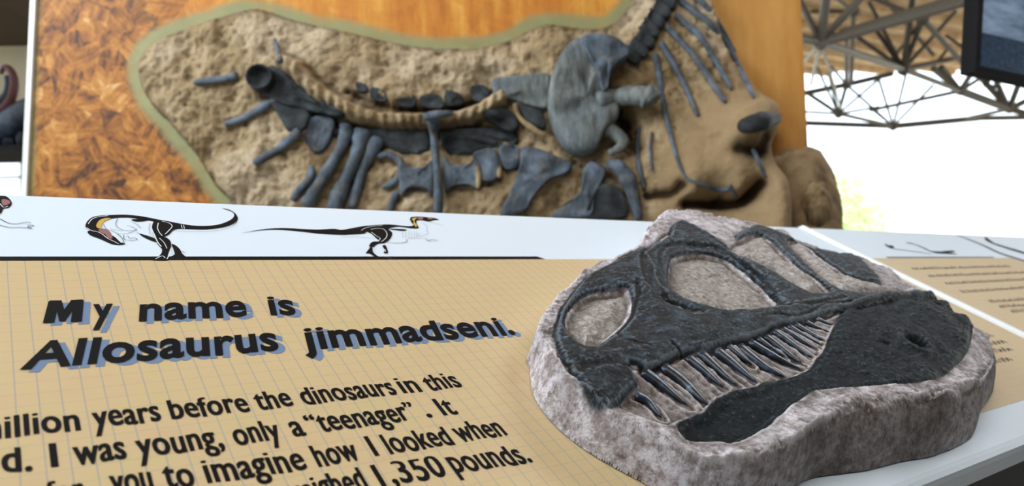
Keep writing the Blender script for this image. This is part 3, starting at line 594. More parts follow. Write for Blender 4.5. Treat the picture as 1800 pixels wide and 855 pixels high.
upper = [(1128,437),(1100,451),(1075,464),(1050,476),(1030,488),(1013,505),(998,525),(979,555),(970,592),(975,612),(984,630),(996,648),(1003,664),(1020,686),(1042,706),(1074,724),(1093,708),(1107,695),(1122,678),(1113,660),(1109,643),(1128,648),(1148,653),(1193,629),(1245,619),(1290,605),(1321,600),(1345,589),(1368,576),(1406,569),(1436,559),(1480,546),(1501,542),(1540,533),(1600,524),(1652,530),(1640,521),(1605,517),(1560,520),(1547,495),(1532,478),(1516,463),(1493,449),(1462,449),(1431,440),(1393,424),(1358,408),(1330,398),(1316,402),(1290,416),(1300,430),(1335,455),(1311,460),(1286,448),(1276,436),(1258,422),(1237,411),(1216,399),(1191,391),(1177,403),(1174,418),(1153,429)]
lower = [(1480,546),(1501,542),(1540,533),(1600,524),(1652,530),(1671,538),(1677,550),(1701,559),(1709,574),(1706,600),(1700,620),(1680,646),(1642,670),(1590,676),(1521,681),(1472,685),(1428,690),(1379,724),(1350,751),(1314,772),(1283,784),(1245,780),(1204,776),(1193,760),(1193,742),(1238,724),(1248,708),(1276,692),(1300,684),(1331,678),(1350,668),(1382,666),(1419,652),(1433,634),(1448,614),(1462,580)]
antorb = [(1181,455),(1198,445),(1226,443),(1258,449),(1279,456),(1300,471),(1325,491),(1350,516),(1366,533),(1345,540),(1297,543),(1263,540),(1226,531),(1199,520),(1182,507),(1176,490),(1177,470)]
naris = [(1075,513),(1097,509),(1107,519),(1111,537),(1104,561),(1090,579),(1068,597),(1042,613),(1019,609),(1002,596),(993,575),(998,554),(1016,533),(1040,519)]
slit = [(1168,532),(1192,534),(1222,543),(1237,550),(1216,555),(1192,547)]
orbit = [(1280,433),(1300,423),(1323,414),(1346,421),(1377,448),(1404,474),(1431,493),(1458,515),(1435,520),(1408,512),(1377,493),(1350,476),(1320,463),(1295,452)]
tempo = [(1383,427),(1412,433),(1440,455),(1466,473),(1493,490),(1532,497),(1570,505),(1602,514),(1560,518),(1500,517),(1470,510),(1440,490),(1410,461)]
toothzone = [(1128,646),(1148,653),(1193,629),(1245,619),(1290,605),(1321,600),(1345,589),(1368,576),(1406,569),(1436,559),(1480,548),(1462,580),(1448,614),(1433,634),(1419,652),(1382,666),(1331,678),(1300,684),(1276,692),(1250,705),(1238,724),(1193,742),(1165,752),(1120,735),(1085,716),(1093,708),(1107,695),(1122,678),(1113,660)]
st = .00088
X, Y = heightfield(-.075, .72, -.262, .262, st)
R2 = catmull(R_, 2); B2 = catmull(B_, 2)
wob = fbm(X, Y, 14, 2) * .0030
dB = sdf(X, Y, B2) + wob; inside = dB > -st
t1 = np.where(inside, TOP(X, Y), 0)
dR = sdf(X, Y, R2) + fbm(X, Y, 20, 2, seed=2) * .003
tt = np.clip(dB / (dB - np.minimum(dR, 0) + 1e-9), 0, 1); tt = np.where(dR >= 0, 1, tt)
wall = 1 - (1 - tt) ** 2.3
def poly(p, k=3): return sdf(X, Y, SP(p, k))
hol = np.maximum.reduce([poly(antorb), poly(naris), poly(slit), poly(orbit), poly(tempo)]) + fbm(X, Y, 90, 2, seed=4) * .0006
dU = np.minimum(poly(upper, 2), -hol) + fbm(X, Y, 70, 3, seed=5) * .0009; dL = poly(lower, 2) + fbm(X, Y, 70, 3, seed=6) * .0007; dT = poly(toothzone, 2)
bone = np.maximum(dU, dL)
nr = fbm(X, Y, 120, 4, .6, True, 1); nb = fbm(X, Y * 1.0, 70, 4, .55, False, 3); nf = fbm(X, Y, 330, 3, .6, False, 8)
chis = fbm(X * .6 + Y * .8, Y * .6 - X * .8, 160, 3, .6, True, 9)
H = t1.copy()
H += .0046 * sstep(-.001, .005, dU) - .0014 + .0022 * sstep(.004, .022, dU)
H += .0022 * sstep(0, .006, dL) + sstep(0, .01, dL) * (fbm(X * .45, Y, 48, 4, .6, True, 61) * .0022 + fbm(X, Y, 34, 3, .5, False, 62) * .0030) * sstep(.10, .30, X)
H -= .0050 * sstep(-.0005, .005, hol)
for p_, a_, r_ in ((antorb, .0040, .035), (naris, .0055, .022), (orbit, .0090, .020), (tempo, .0080, .018)): H += a_ * sstep(.001, r_, poly(p_))
fu, fv = S(1290, 735); front = np.exp(-(np.hypot(X - fu, Y - fv) / .11) ** 2); H -= .0075 * front * sstep(-.002, .010, dL)
H -= .0022 * sstep(0, .003, dT) * (dU < .001)
H -= .0034 * sstep(0, .006, poly([(1124,455),(1130,496),(1148,519),(1182,535),(1233,546),(1297,555),(1368,547),(1380,538),(1340,492),(1290,454),(1258,438),(1226,432),(1185,430),(1150,436)], 2))
isb = sstep(-.0008, .0008, bone)
rock = 1 - isb
H += rock * (fbm(X, Y, 52, 3, .5, True, 1) * .0016 + nf * .0005 + fbm(X, Y, 24, 3, seed=11) * .0034 + chis * .0006 * sstep(-.2, .3, fbm(X, Y, 14, 2, seed=15)))
H += isb * (nb * .0016 + nf * .0006 + sstep(.002, .012, dU) * fbm(X * .5 + Y * .2, Y, 60, 3, .55, True, 14) * .0014 + fbm(X * .4, Y, 150, 3, .5, True, 12) * .0005)
H += sstep(0, .002, dU) * fbm(X * .5 + Y * .1, Y, 60, 3, .5, False, 13) * .0010
def groove(pts, depth, w, closed=False, cl=False):
    global H
    P = SP(pts, 3, False); d = dline(X, Y, P) + fbm(X, Y, 60, 2, seed=20) * .0008; H = H - depth * np.exp(-(d / w) ** 2); return d
# margins, creases and ridges worked into the bone
gd = [groove([(1128,650),(1148,655),(1193,631),(1245,621),(1290,607),(1321,602),(1345,591),(1368,578),(1406,571),(1436,561),(1480,548)], .0045, .0022),
      groove([(1181,408),(1150,428),(1128,450),(1126,470),(1131,496),(1148,518),(1182,534),(1233,545),(1297,554),(1365,546),(1420,543),(1480,530)], .0032, .0030),
      groove([(1336,565),(1362,560),(1390,563),(1420,554),(1450,540),(1493,536),(1540,523)], .0022, .0018),
      groove([(1501,546),(1560,533),(1610,530),(1650,537)], .0045, .0035),
      groove([(1116,500),(1118,530),(1108,565),(1086,590),(1095,605),(1125,615),(1140,620)], .0016, .0020),
      groove([(1175,610),(1190,622),(1200,628)], .0020, .0018), groove([(1021,648),(1060,650),(1100,648),(1128,650)], .0018, .003),
      groove([(1440,560),(1500,570),(1540,580)], .0012, .002), groove([(1430,600),(1500,600),(1560,605)], .0012, .002), groove([(1338,397),(1380,432),(1420,470),(1466,508)], .0015, .003)]
groove([(1133,450),(1148,478),(1150,500),(1175,524)], -.0018, .003); groove([(1500,537),(1540,527),(1580,524),(1620,522),(1648,526)], -.0045, .004); groove([(1250,560),(1350,552),(1440,535),(1500,530)], -.0022, .005)
groove([(1195,398),(1240,420),(1290,450),(1340,490),(1390,520)], -.0020, .005); groove([(1240,745),(1290,735),(1350,720)], .002, .008)
groove([(1180,432),(1160,445),(1160,470)], .003, .003)
pu, pv = S(1606, 606); dp = np.hypot((X - pu), (Y - pv) * 1.2); H = H - .010 * np.exp(-(dp / .0105) ** 2) + .0032 * np.exp(-((dp - .020) / .007) ** 2)
pu, pv = S(1690, 600); H = H + .004 * np.exp(-(np.hypot(X - pu, Y - pv) / .018) ** 2)
# rock ridges standing between the teeth
teeth = [([(1131,657),(1160,676),(1209,714)],.0052),([(1117,697),(1140,708),(1163,735)],.0040),([(1166,648),(1200,672),(1228,698),(1244,712)],.0050),([(1209,632),(1240,655),(1272,682)],.0046),([(1233,625),(1262,650),(1298,680)],.0046),
         ([(1260,619),(1292,643),(1331,674)],.0048),([(1280,611),(1300,626),(1322,642)],.0036),([(1299,612),(1336,640),(1380,664)],.0050),([(1317,603),(1362,628),(1408,650)],.0042),([(1332,598),(1356,614),(1380,628)],.0034),([(1345,594),(1376,616),(1410,640)],.0044),
         ([(1360,585),(1392,606),(1428,630)],.0042),([(1374,580),(1402,596),(1432,613)],.0038),([(1386,576),(1414,592),(1442,606)],.0034),([(1398,573),(1424,587),(1448,599)],.0034),([(1416,568),(1436,577),(1457,584)],.0030),([(1436,562),(1450,568),(1464,572)],.0026)]
tz = sstep(0, .003, dT) * (1 - sstep(-.001, .001, dU))
dirt = tz * (.34 + .6 * np.clip(fbm(X, Y, 60, 3, seed=80), 0, 1))
for i, (pts, w) in enumerate(teeth):
    d = dline(X, Y, SP(pts, 3, False)); H += tz * (.0020 * np.exp(-((d - w * 1.45) / (w * .45)) ** 2)); dirt = np.maximum(dirt, .8 * tz * np.exp(-((d - w * .85) / (w * .35)) ** 2))
for g in gd: dirt = np.maximum(dirt, .85 * np.exp(-(g / .0022) ** 2))
H = np.where(tt < 1, 0, 0) + H
blend = wall
side = 1 - sstep(.92, 1.0, wall)
lump = fbm(X, Y, 18, 3, .55, False, 31) * .016 + fbm(X, Y, 75, 2, .5, True, 33) * .0016 * sstep(.0, .12, X)
Hf = H * blend + side * lump * np.clip(tt * 2, 0, 1) + np.exp(-((dR + .001) / .007) ** 2) * fbm(X, Y, 70, 3, .6, True, 77) * .0022 * (wall > .3)
Hf = np.where(dB <= 0, -.0003, np.maximum(Hf, -.0003))
def blur(A, r):
    for ax in (0, 1):
        c = np.cumsum(np.concatenate([np.repeat(A.take([0], ax), r + 1, ax), A, np.repeat(A.take([-1], ax), r, ax)], ax), ax)
        n = A.shape[ax]; A = (c.take(range(2 * r + 1, 2 * r + 1 + n), ax) - c.take(range(0, n), ax)) / (2 * r + 1)
    return A
cav = np.clip((blur(Hf, 4) - Hf) / .0009 - .25, 0, 1); high = np.clip((Hf - blur(Hf, 3)) / .00045 - .35, 0, 1) * (wall > .9); dirt = np.clip(dirt + cav * .75 * (wall > .7), 0, 1)  # recess shade and pale raised spots painted into the colour from the relief
edge_ = np.exp(-(np.minimum(bone, 0) / .007) ** 2) * rock; dirt = np.maximum(dirt, .75 * edge_ * sstep(-.1, .35, fbm(X, Y, 40, 4, .6, seed=91)))
dirt = np.maximum(dirt, .8 * sstep(.0, .12, X) * sstep(-.08, -.16, Y) * np.exp(-((dR + .002) / .005) ** 2) * sstep(-.1, .3, fbm(X, Y, 35, 4, .6, seed=92)))
rimband = np.exp(-((dR + .001) / .008) ** 2); un, vn = X, Y
frontside = sstep(.02, .14, X) * sstep(-.10, -.17, Y)       # washed-on brown and painted-in shade along the long front wall
wash_shade = np.clip(frontside * (.75 + .5 * fbm(X, Y, 25, 3, seed=41)) * sstep(.001, -.006, dR) + .5 * rimband * sstep(.1, .5, fbm(X, Y, 30, 3, seed=42) + .45 * frontside) + .75 * sstep(.50, .62, X) * rock, 0, 1)
wash_shade = np.maximum(wash_shade, .8 * sstep(.08, .45, fbm(X, Y, 22, 4, seed=44) + .15) * np.exp(-(bone / .012) ** 2) * rock)
fm = inside[:-1, :-1] & inside[1:, :-1] & inside[1:, 1:] & inside[:-1, 1:]
isU = (dU > -.45 * st) & (dU >= dL - .0); isL = (dL > 0) & ~isU
q = lambda A: A[:-1, :-1]
at = dict(hole=np.maximum(sstep(.001, .004, hol), .6 * tz), high=high, bone=isb, dirt=dirt, wash_shade=wash_shade, jaw=sstep(-.001, .001, dL) * (dU < dL))
Hg = Hf + .0016
gx, gy = np.gradient(dB, st); gl = gx * gx + gy * gy + 1e-9; ring = (dB <= 0) & (dB > -2.2 * st); X = np.where(ring, X - dB * gx / gl, X); Y = np.where(ring, Y - dB * gy / gl, Y)
for D_ in (dU, dL):                                   # pull the nearest vertices onto the bone outlines so the edges run smooth
    gx, gy = np.gradient(D_, st); gl = np.maximum(gx * gx + gy * gy, .3); near = np.abs(D_) < .45 * st; X = np.where(near, X - D_ * gx / gl, X); Y = np.where(near, Y - D_ * gy / gl, Y)
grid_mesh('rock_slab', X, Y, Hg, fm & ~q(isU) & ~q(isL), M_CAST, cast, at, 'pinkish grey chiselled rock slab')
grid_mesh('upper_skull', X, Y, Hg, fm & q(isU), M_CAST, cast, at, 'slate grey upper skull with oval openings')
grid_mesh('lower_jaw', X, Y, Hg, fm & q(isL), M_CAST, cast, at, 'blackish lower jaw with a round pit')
MB().add(*prism([tuple(cen + (p - cen) * .97) for p in B2[::2]], .0013, .004)).build('underside', flat('cast_underside', srgb(120, 110, 104), .8, .2), cast)
us0, vs0 = X[0, 0], Y[0, 0]
def hs(u, v): return float(Hg[min(max(int(round((u - us0) / st)), 0), X.shape[0] - 1), min(max(int(round((v - vs0) / st)), 0), X.shape[1] - 1)])
for pts, w in teeth:
    P = SP(pts, 4, False); n = len(P); h = [float(TOP(p[0], p[1])) + .0012 for p in P]
    rr = [w * 1.38 * (.95 - .15 * i / n) * max(1 - (i / (n - 1)) ** 2.2, .03) ** .7 for i in range(n)]
    MB().tube([(p[0], p[1], z - .0012 * (i / n)) for i, (p, z) in enumerate(zip(P, h))], rr, 12, .62).build('tooth', M_TOOTH, cast, smooth=True)

# ------------------------------------------------------------------ the fossil board behind
board = thing('fossil_board', 'tall strand board panel carrying a large fossil skeleton in rock', 'fossil mount', BRD.matrix())
def bp(x, y, h=0): return BRD.uv(x, y, h)
zb = BRD.O[2]; vb = -zb / BRD.V[2]; lx = bp(66, 0)[0]; rx = bp(1413, 130)[0]; vt = 1.55
outline = [(405,352),(375,320),(350,275),(325,245),(300,215),(270,185),(252,155),(246,122),(250,100),(265,83),(300,62),(350,45),(400,28),(440,18),(470,22),(520,38),(570,50),(620,60),(680,75),(740,85),(800,88),(850,85),(890,75),(930,55),(965,43),(1010,50),(1050,52),(1078,42),(1100,20),(1118,-5),(1135,-45),(1150,-90),(1215,-90),(1235,-30),(1252,10),(1275,75),(1300,115),(1325,140),(1346,165),(1362,200),(1350,260),(1345,300),(1360,400),(1370,520),(1200,600),(900,620),(650,560),(500,460),(440,400)]
OUT = catmull([bp(*p) for p in outline], 2)
X, Y = heightfield(lx, rx + .012, vb + .02, vt, .0125)
dd = -sdf(X, Y, OUT)
paint = (1 - sstep(.026, .056, dd + fbm(X, Y, 9, 3) * .012)) * np.where(X > bp(1135, 0)[0], .0, 1)
paint = np.maximum(paint, (1 - sstep(.006, .02, X - lx + fbm(X, Y, 8, 3) * .01)) * .8)
xx = lambda px: bp(px, 100)[0]
plain = sstep(xx(330), xx(620), X + (Y - .2) * .5); pale = sstep(xx(1080), xx(1230), X)
grid_mesh('strand_board', X, Y, X * 0, np.ones((X.shape[0] - 1, X.shape[1] - 1), bool), M_OSB, board, dict(paint=paint, plain=plain, pale=pale))
MB().box(lx, rx, vb + .02, vt, -.02, -.001).build('board_core', flat('board_edge', srgb(206, 150, 72), .7, .2), board)
ed = MB(); ex0 = bp(49, 170)[0]; ed.box(ex0, lx, vb, vt + .02, -.05, .012); ed.build('edge_trim', M_TRIM, board)
MB().box(lx, rx, vt, vt + .02, -.05, .012).build('edge_trim', M_TRIM, board)
for u in (lx + .3, rx - .35): MB().box(u, u + .05, vb + .01, vt - .1, -.09, -.021).build('batten', flat('timber', srgb(176, 140, 92), .8, .2), board)
# rock bed as one relief
ctlB = []
for x, y, h in [(250,120,.012),(300,62,.012),(440,20,.012),(560,50,.015),(700,80,.015),(850,86,.015),(965,45,.015),(1075,45,.015),(1140,-60,.02),(405,352,.012),(325,245,.012),(380,150,.035),(350,90,.03),(450,200,.04),(480,90,.05),(560,110,.05),(430,320,.035),(520,330,.035),(600,300,.03),(700,140,.035),(840,120,.03),(800,240,.015),(700,250,.012),(850,340,.04),(640,380,.03),(930,230,.03),(1000,340,.05),(1100,60,.03),(1000,70,.03),(1120,240,.06),
                (1180,100,.06),(1230,60,.06),(1215,-60,.04),(1290,110,.08),(1200,200,.11),(1280,170,.13),(1330,150,.12),(1150,320,.10),(1200,260,.14),(1260,240,.17),(1345,175,.20),(1365,195,.22),(1330,215,.28),(1290,205,.22),(1345,235,.24),(1220,320,.17),(1300,280,.22),(1340,270,.20),(1300,330,.20),(1350,320,.22),(1375,340,.24),(1378,390,.24),(1230,345,.15),(1270,345,.13),(1320,340,.16),(1250,390,.18),(1150,390,.10),(1350,420,.22),(1200,500,.12),(1370,520,.18),(900,600,.05),(500,460,.02)]:
    u, v = bp(x, y, h); ctlB.append((u, v, h))
TB_ = TPS(ctlB, 1e-4)
def Q(x, y, dh=0.0):
    h = .06
    for _ in range(9): u, v = bp(x, y, h); h = .5 * h + .5 * float(np.clip(TB_(u, v), 0, .3)) + 0
    return bp(x, y, h + dh), h
BO2 = [(u, v) for u, v in OUT]
# the belly bulges past the board outline: widen the outline there at its own height
edge = outline[:34] + [None]
pts = [bp(x, y) for x, y in outline[:31]] + [bp(1215,-90,.03), bp(1235,-30,.03), bp(1254,10,.035), bp(1277,72,.05), bp(1302,112,.08), bp(1326,136,.07), bp(1348,158,.09), bp(1368,180,.09), bp(1374,205,.09), bp(1368,236,.09), bp(1358,262,.09), bp(1364,290,.09), bp(1380,318,.10), bp(1386,350,.10), bp(1388,400,.1), bp(1384,520,.1)] + [bp(x, y) for x, y in outline[43:]]
OUTR = catmull(pts, 2)
X, Y = heightfield(bp(235, 100)[0], bp(1410, 100, .05)[0], -.60, .92, .0042)
dI = sdf(X, Y, OUTR) + fbm(X, Y, 12, 3) * .004; ins = dI > -.004
Hb = np.where(ins, TB_(X, Y), 0); Hb = np.clip(Hb, .004, .34)
smooth = sstep(.075, .14, Hb)
big = fbm(X, Y, 5, 3, seed=50) * .026 + fbm(X, Y, 13, 4, .55, seed=51) * .026 + fbm(X, Y, 30, 3, .5, True, 52) * .005
Hb += big * (1 - .72 * smooth)
def bd(pts, h=.0): return dline(X, Y, catmull([Q(*p)[0] for p in pts], 3, False))
# the raised sandy ridge with cross ribs, hollows below it, folds in the belly
rd = catmull([Q(*p)[0] for p in [(500,112),(525,128),(555,158),(600,188),(650,207),(700,214),(750,215),(800,210),(845,196),(880,172)]], 4, False)
d = dline(X, Y, rd); Hb += .050 * np.exp(-(d / (.026 + .006 * fbm(X, Y, 18, 2, seed=70))) ** 4) * (1 + .09 * np.sin(X * 190 + 3 * fbm(X, Y, 10, 2, seed=71)) + .12 * fbm(X, Y, 25, 3, seed=72))
bed_shade = np.zeros(X.shape)
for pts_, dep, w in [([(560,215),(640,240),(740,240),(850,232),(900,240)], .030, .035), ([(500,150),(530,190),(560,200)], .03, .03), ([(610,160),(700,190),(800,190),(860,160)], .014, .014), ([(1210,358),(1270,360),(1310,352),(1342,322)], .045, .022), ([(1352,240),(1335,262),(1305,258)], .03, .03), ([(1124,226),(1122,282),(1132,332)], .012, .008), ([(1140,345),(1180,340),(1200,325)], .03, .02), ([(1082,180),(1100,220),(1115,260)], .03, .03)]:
    d = bd(pts_); Hb -= dep * np.exp(-(d / w) ** 2); bed_shade = np.maximum(bed_shade, np.exp(-(d / (w * .9)) ** 2) * (.85 if dep > .02 else .5))
cavb = np.clip((blur(Hb, 5) - Hb) / .006 - .2, 0, 1); bed_shade = np.clip(bed_shade * .9 + cavb * .6 + .6 * np.exp(-(np.clip(dI, 0, 1) / .012) ** 2) * (smooth < .3), 0, 1)  # shade of hollows and outline painted into the rock colour
Hb = np.maximum(Hb, .007)
w_ = np.clip(dI / .014, 0, 1); w_ = np.sqrt(np.clip(1 - (1 - w_) ** 2, 0, 1)); w2 = np.clip(dI / .09, 0, 1); w2 = np.sqrt(np.clip(1 - (1 - w2) ** 2, 0, 1)); ws = np.where(Hb > .1, w2, w_); sm2 = sstep(.07, .12, Hb); ws = w_ * (1 - sm2) + w2 * sm2
Hr = np.where(dI <= 0, -.0, Hb * ws)
fm = ins[:-1, :-1] & ins[1:, :-1] & ins[1:, 1:] & ins[:-1, 1:]
grid_mesh('rock_bed', X, Y, Hr + .001, fm, M_ROCK, board, dict(smooth=smooth, dirt=bed_shade, light=sstep(.1, .45, fbm(X, Y, 6, 4, seed=60) + .35 * np.exp(-((dI - .07) / .06) ** 2)) * .5 * (1 - smooth)), 'brown rough fossil bed with smooth tan belly')
bu0, bv0 = X[0, 0], Y[0, 0]
def hb(u, v):
    i = min(max(int((u - bu0) / .0042), 2), X.shape[0] - 3); j = min(max(int((v - bv0) / .0042), 2), X.shape[1] - 3); return float(Hr[i - 2:i + 3, j - 2:j + 3].mean())
def onbed(x, y, up=0.0):
    h = .06
    for _ in range(10): u, v = bp(x, y, h); h = .5 * h + .5 * (hb(u, v) + up)
    u, v = bp(x, y, h); return np.array([u, v, h])
PXM = 2.4 / F                                               # metres per pixel of the photo at the board
def bone_tube(name, pts, wpx, m, up=.0, k=4, flat_=.8, label=None, parent=board):
    P = [onbed(x, y, up) for x, y in pts]; P3 = catmull(P, k, False); n = len(P3)
    W_ = np.interp(np.linspace(0, 1, n), np.linspace(0, 1, len(wpx)), wpx) if hasattr(wpx, '__len__') else np.full(n, wpx)
    W_ = np.array(W_) * (1 + .05 * RNG.randn(n)); W_[0] *= .75; W_[-1] *= .75
    return MB().tube(P3, list(W_ * .5 * PXM), 12, flat_).build(name, m, parent, smooth=True, label=label)
def bone_slab(name, pts, m, th=.03, up=.0, label=None, bev=.35, k=3):
    """a plate with an uneven domed face: rings stepping in from the outline"""
    P = catmull([np.array(onbed(x, y, 0)) for x, y in pts], k); c = np.mean(P, axis=0); rings = [(1.0, -.02), (1.0, th * .70), (.965, th * .98), (.86, th * 1.04), (.6, th * .96), (.3, th * .98)]
    hmed = float(np.median([p[2] for p in P])); V = []; n = len(P)
    for s_, z in rings:
        for p in P:
            q = c + (p - c) * s_; hz = hmed * .7 + p[2] * .3; V.append((q[0], q[1], hz + up + z + (.36 * th * float(vnoise(np.array(q[0] * 26), np.array(q[1] * 26))) if s_ < .95 else 0)))
    V.append((c[0], c[1], hmed + up + th * .98)); Fc = []
    for r in range(len(rings) - 1):
        for i in range(n): a = r * n + i; b = r * n + (i + 1) % n; Fc.append((a, b, b + n, a + n))
    for i in range(n): Fc.append(((len(rings) - 1) * n + i, (len(rings) - 1) * n + (i + 1) % n, len(V) - 1))
    return mesh(name, V, Fc, m, board, smooth=True, label=label)
# ribs and rod bones on the left
bone_tube('rib', [(342,145),(365,142),(392,139),(418,133)], [12, 13, 13, 17], M_BONE, .010)
bone_tube('rib', [(395,218),(412,214),(440,202),(466,186),(486,176)], [14, 12, 13, 16, 13], M_BONE, .012)
bone_tube('rib', [(447,288),(462,277),(490,262),(512,244),(528,230)], [14, 13, 14, 18, 18], M_BONE, .012)
bone_tube('neural_spine', [(482,68),(488,86),(492,108)], [6, 8, 11], M_BONE, .015)
bone_tube('rib', [(548,292),(546,312),(528,332),(514,352)], [12, 15, 14, 15], M_BONE, .010)
bone_tube('long_bone', [(608,216),(608,236),(598,262),(578,296),(556,332),(538,362)], [24, 24, 18, 19, 22, 26], M_BONE, .018)
bone_tube('long_bone', [(640,228),(634,248),(624,280),(610,312),(594,345),(586,372)], [36, 30, 22, 24, 28, 30], M_BONE, .022)
bone_tube('long_bone', [(664,244),(656,262),(640,294),(630,326),(618,366)], [28, 24, 17, 18, 20], M_BONE, .018)
bone_tube('rib', [(762,212),(763,240),(766,280),(770,320),(771,376)], [26, 15, 14, 15, 19], M_BONE, .040, flat_=1)
bone_tube('rib_head', [(744,206),(760,204),(778,201),(796,199)], [13, 16, 13, 9], M_BONE, .045)
bone_tube('rib', [(698,338),(692,350),(684,372)], [14, 13, 14], M_BONE, .012)
bone_tube('process', [(664,275),(684,272),(702,284),(704,304),(690,322),(672,330)], [10, 12, 14, 13, 12, 9], M_BONE, .014)
# round vertebra socket: a ring with a sunk dish
v0 = onbed(459, 138, .02); ring = []; R0 = 23 * PXM
prof_ = [(0, .000), (.55, .002), (.8, .012), (.92, .028), (1.0, .026), (1.05, .0), (1.05, -.04)]
V = []; ns = 28
for r_, z in prof_:
    for i in range(ns): a = 6.283 * i / ns; V.append((v0[0] + R0 * max(r_, .02) * math.cos(a), v0[1] + R0 * max(r_, .02) * math.sin(a) * .95, v0[2] + z))
mesh('vertebra', V, [tuple(range(ns))] + [(r * ns + i, r * ns + (i + 1) % ns, (r + 1) * ns + (i + 1) % ns, (r + 1) * ns + i) for r in range(len(prof_) - 1) for i in range(ns)], M_DARK, board, smooth=True, label='round cupped vertebra end')
bone_slab('vertebra', [(470,122),(492,120),(512,136),(536,160),(560,182),(598,200),(604,206),(560,204),(528,192),(500,186),(478,176),(462,160)], M_DARK, .02)
bone_slab('process', [(478,178),(510,184),(545,198),(548,214),(530,232),(508,232),(496,214)], M_DARK, .02)
bone_slab('process', [(540,212),(570,206),(590,212),(588,236),(576,260),(560,270),(546,262),(534,242)], M_BONE, .018)
bone_slab('neural_spine', [(566,176),(584,186),(606,200),(600,210),(575,204)], M_DARK, .02)
# row of small dark neural spines above the ridge
for a in ([(626,146),(644,150),(648,162),(632,164)],[(653,154),(676,160),(682,176),(672,182),(652,172)],[(699,166),(728,168),(733,188),(718,192),(698,184)],[(739,170),(770,168),(780,180),(776,192),(742,190)],[(783,160),(806,164),(817,184),(800,190),(784,186)],[(828,152),(850,152),(862,164),(852,178),(830,176)]):
    bone_slab('neural_spine', a, M_DARK, .014, k=2)
bone_slab('neural_spine', [(866,144),(905,136),(962,130),(966,160),(962,192),(930,190),(900,178),(872,168)], M_PLATE, .02)
bone_slab('process', [(846,196),(880,190),(905,205),(912,228),(896,236),(866,220)], M_DARK, .03)
bone_slab('process', [(905,178),(925,190),(950,196),(960,222),(948,228),(924,214)], M_DARK, .02)
bone_tube('rib', [(905,182),(912,205),(936,226),(960,240)], [9, 8, 10, 9], M_ROCK, .03)
for a in ([(704,286),(716,296),(734,298),(752,296),(763,286),(764,342),(750,334),(734,332),(718,334),(706,344)],[(779,280),(790,292),(810,294),(828,292),(838,284),(843,334),(828,327),(812,327),(796,329),(783,340)],[(832,276),(852,266),(872,268),(880,300),(872,318),(852,322),(838,312)],[(876,264),(896,258),(912,262),(914,290),(900,300),(884,296)]):
    bone_slab('vertebra', a, M_BONE, .035, k=3, label='spool shaped blue grey vertebra')
for a in ([(764,286),(780,284),(782,338),(766,340)],[(836,284),(830,276),(842,322),(840,332)],[(868,262),(878,262),(884,304),(878,312)]):
    bone_tube('disc_ridge', [a[0], ((a[0][0] + a[3][0]) // 2 + 3, (a[0][1] + a[3][1]) // 2), a[3]], [8, 10, 8], M_ROCK, .03)
bone_slab('vertebra', [(610,222),(660,226),(740,230),(752,232),(752,264),(704,270),(672,256),(630,238)], M_DARK, .010)
bone_slab('vertebra', [(778,232),(850,226),(900,230),(906,254),(850,262),(790,272)], M_DARK, .010)
for i, a in enumerate([(590,232),(700,246),(715,262),(800,240),(812,262),(850,246),(880,240)]):
    bone_tube('process', [(a[0] - 26, a[1] - 4), a, (a[0] + 24, a[1] + 6)], [10, 18, 8], M_DARK, .006)
# shoulder and hip bones
bone_slab('blade_bone', [(916,266),(940,264),(975,276),(1004,290),(998,304),(972,314),(952,330),(934,352),(920,376),(880,380),(892,350),(906,318),(914,292)], M_BONE, .035, label='flared blue grey blade bone')
bone_slab('blade_bone', [(1036,288),(1052,292),(1066,302),(1058,318),(1050,332),(1042,352),(1034,384),(970,384),(990,362),(1014,350),(1022,330),(1024,304)], M_BONE, .035, label='lower blue grey blade bone')
bone_slab('rock_lump', [(1046,334),(1070,326),(1092,340),(1100,384),(1030,384)], M_DARK, .03)
bone_tube('claw', [(1068,288),(1088,294),(1104,316),(1114,346),(1124,388)], [16, 26, 28, 22, 14], M_BONE, .03, label='curved dark claw')
# the big pelvic plate with its hook and bar
bone_slab('pelvic_plate', [(1000,86),(1022,78),(1040,82),(1044,110),(1052,140),(1064,166),(1078,180),(1082,198),(1080,218),(1064,232),(1052,254),(1040,272),(1014,277),(988,262),(970,230),(962,192),(966,150),(980,112)], M_PLATE, .045, .03, label='large rounded grey green pelvic plate')
bone_slab('pelvic_plate', [(1018,80),(1050,78),(1078,84),(1096,100),(1097,112),(1082,122),(1068,138),(1062,168),(1054,172),(1044,140),(1030,110)], M_BONE, .05, .045, label='pale blue upper lobe of the plate')
bone_tube('pelvic_bar', [(1050,176),(1080,172),(1112,168),(1140,172),(1150,180)], [34, 30, 32, 44, 30], M_PLATE, .070, label='stubby bar with a rounded end')
bone_tube('pelvic_hook', [(1064,226),(1080,234),(1094,248),(1090,260),(1070,270)], [26, 24, 22, 18, 12], M_PLATE, .045)
# neck and back vertebrae climbing to the right
vc = [(1108,100),(1122,88),(1134,72),(1142,54),(1152,38),(1162,22),(1172,6),(1180,-12),(1188,-32),(1194,-54),(1198,-76)]
for i, (x, y) in enumerate(vc):
    t_ = np.array([.6, -.8]) * 11; s_ = np.array([.8, .6]) * (15 - .3 * i)
    c_ = np.array([x, y]); bone_slab('vertebra', [tuple(c_ - t_ * .8 - s_), tuple(c_ + t_ * .8 - s_ * 1.1), tuple(c_ + t_ * .7 + s_), tuple(c_ - t_ * .8 + s_ * 1.05)], M_DARK, .025, k=3)
    bone_tube('neural_spine', [(x - 8, y - 2), (x - 20, y - 6)], [8, 5], M_DARK, .012)
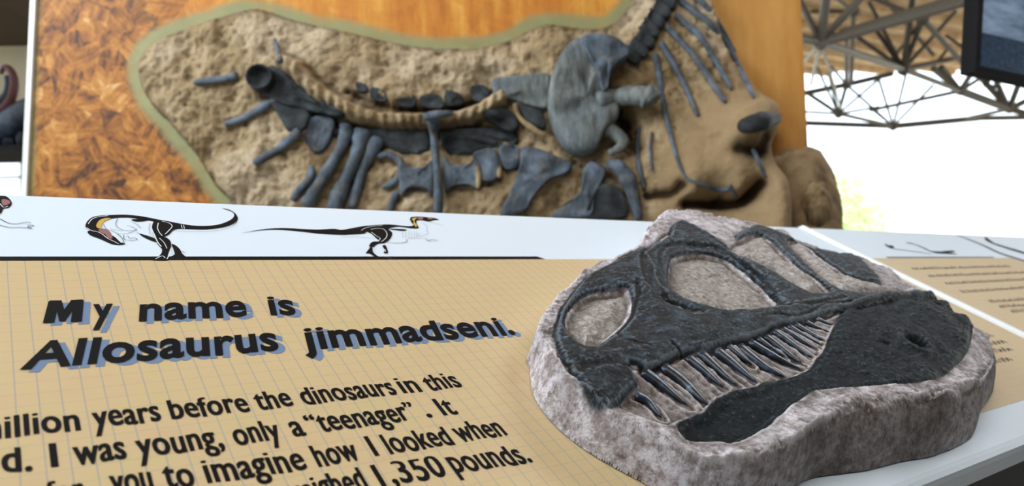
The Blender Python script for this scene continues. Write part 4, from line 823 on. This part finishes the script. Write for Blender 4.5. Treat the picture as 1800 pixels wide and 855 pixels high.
# slender belly ribs
for p_, w in [([(1152,96),(1160,140),(1168,190),(1182,250),(1194,290),(1207,314)], [12, 10, 9, 6, 5, 4]), ([(1162,75),(1180,105),(1197,136),(1213,172),(1227,204)], [11, 10, 9, 8, 5]), ([(1172,45),(1196,72),(1222,101),(1252,146),(1275,180)], [10, 9, 10, 9, 6]),
              ([(1187,25),(1208,44),(1232,65),(1260,110),(1286,158)], [9, 9, 10, 9, 5]), ([(1196,2),(1224,22),(1252,45),(1282,85),(1306,130),(1325,172)], [10, 10, 10, 9, 8, 5]), ([(1204,-20),(1240,10),(1268,50),(1292,92)], [9, 9, 8, 5]),
              ([(1124,226),(1121,256),(1123,290),(1132,332)], [5, 6, 6, 5]), ([(1146,232),(1143,262),(1146,300)], [4, 5, 4]), ([(1207,314),(1232,324),(1262,334),(1283,333)], [4, 6, 7, 5]), ([(1323,262),(1334,285),(1346,312)], [6, 6, 5]), ([(1283,325),(1289,336),(1296,348)], [6, 7, 5])]:
    bone_tube('belly_rib', p_, [q_ * 1.15 for q_ in w], M_BONE, .010, k=6)
bone_tube('limb_bone_end', [(1300,222),(1322,218),(1346,211),(1366,205)], [20, 30, 30, 24], M_DARK, .006, label='dark cut end of a limb bone')
# boulder at the lower right, leaning out past the board's edge
def boulder(name, c, r, label=None, seed=0, parent=None, m=None):
    V = []; Fc = []; nu, nv = 72, 40
    for j in range(nv + 1):
        for i in range(nu):
            th = 6.2832 * i / nu; ph = math.pi * j / nv; d = np.array([math.sin(ph) * math.cos(th), math.sin(ph) * math.sin(th), math.cos(ph)])
            V.append(d)
    V = np.array(V); a = V[:, 0] * 1.3 + V[:, 2] * .7; b = V[:, 1] * 1.3 - V[:, 2] * .9
    k_ = 1 + .16 * fbm(a + 3, b + 5, 1.5, 3, seed=seed) + .05 * fbm(a, b, 6, 4, seed=seed + 1)
    W_ = V * k_[:, None] * np.array(r) + np.array(c)
    for j in range(nv):
        for i in range(nu): q_ = j * nu + i; w_2 = j * nu + (i + 1) % nu; Fc.append((q_, w_2, w_2 + nu, q_ + nu))
    nn = len(V); return mesh(name, W_, Fc, m or M_ROCK, parent, smooth=True, label=label, attrs=dict(smooth=np.full(nn, .6), dirt=np.clip(fbm(a, b, 2.5, 4, seed=seed + 2) * .8 + .25, 0, 1)))
u, v = bp(1402, 372, .05); boulder('boulder', (u, v, .05), (.145, .215, .11), 'brown rounded boulder leaning past the board edge', 3, board)
u, v = bp(1436, 356, .16); boulder('boulder', (u, v, .13), (.052, .080, .06), 'small pale boulder low at the board edge', 8, board)
u, v = bp(1405, 470, .05); boulder('boulder', (u, v, .05), (.16, .20, .13), None, 13, board)
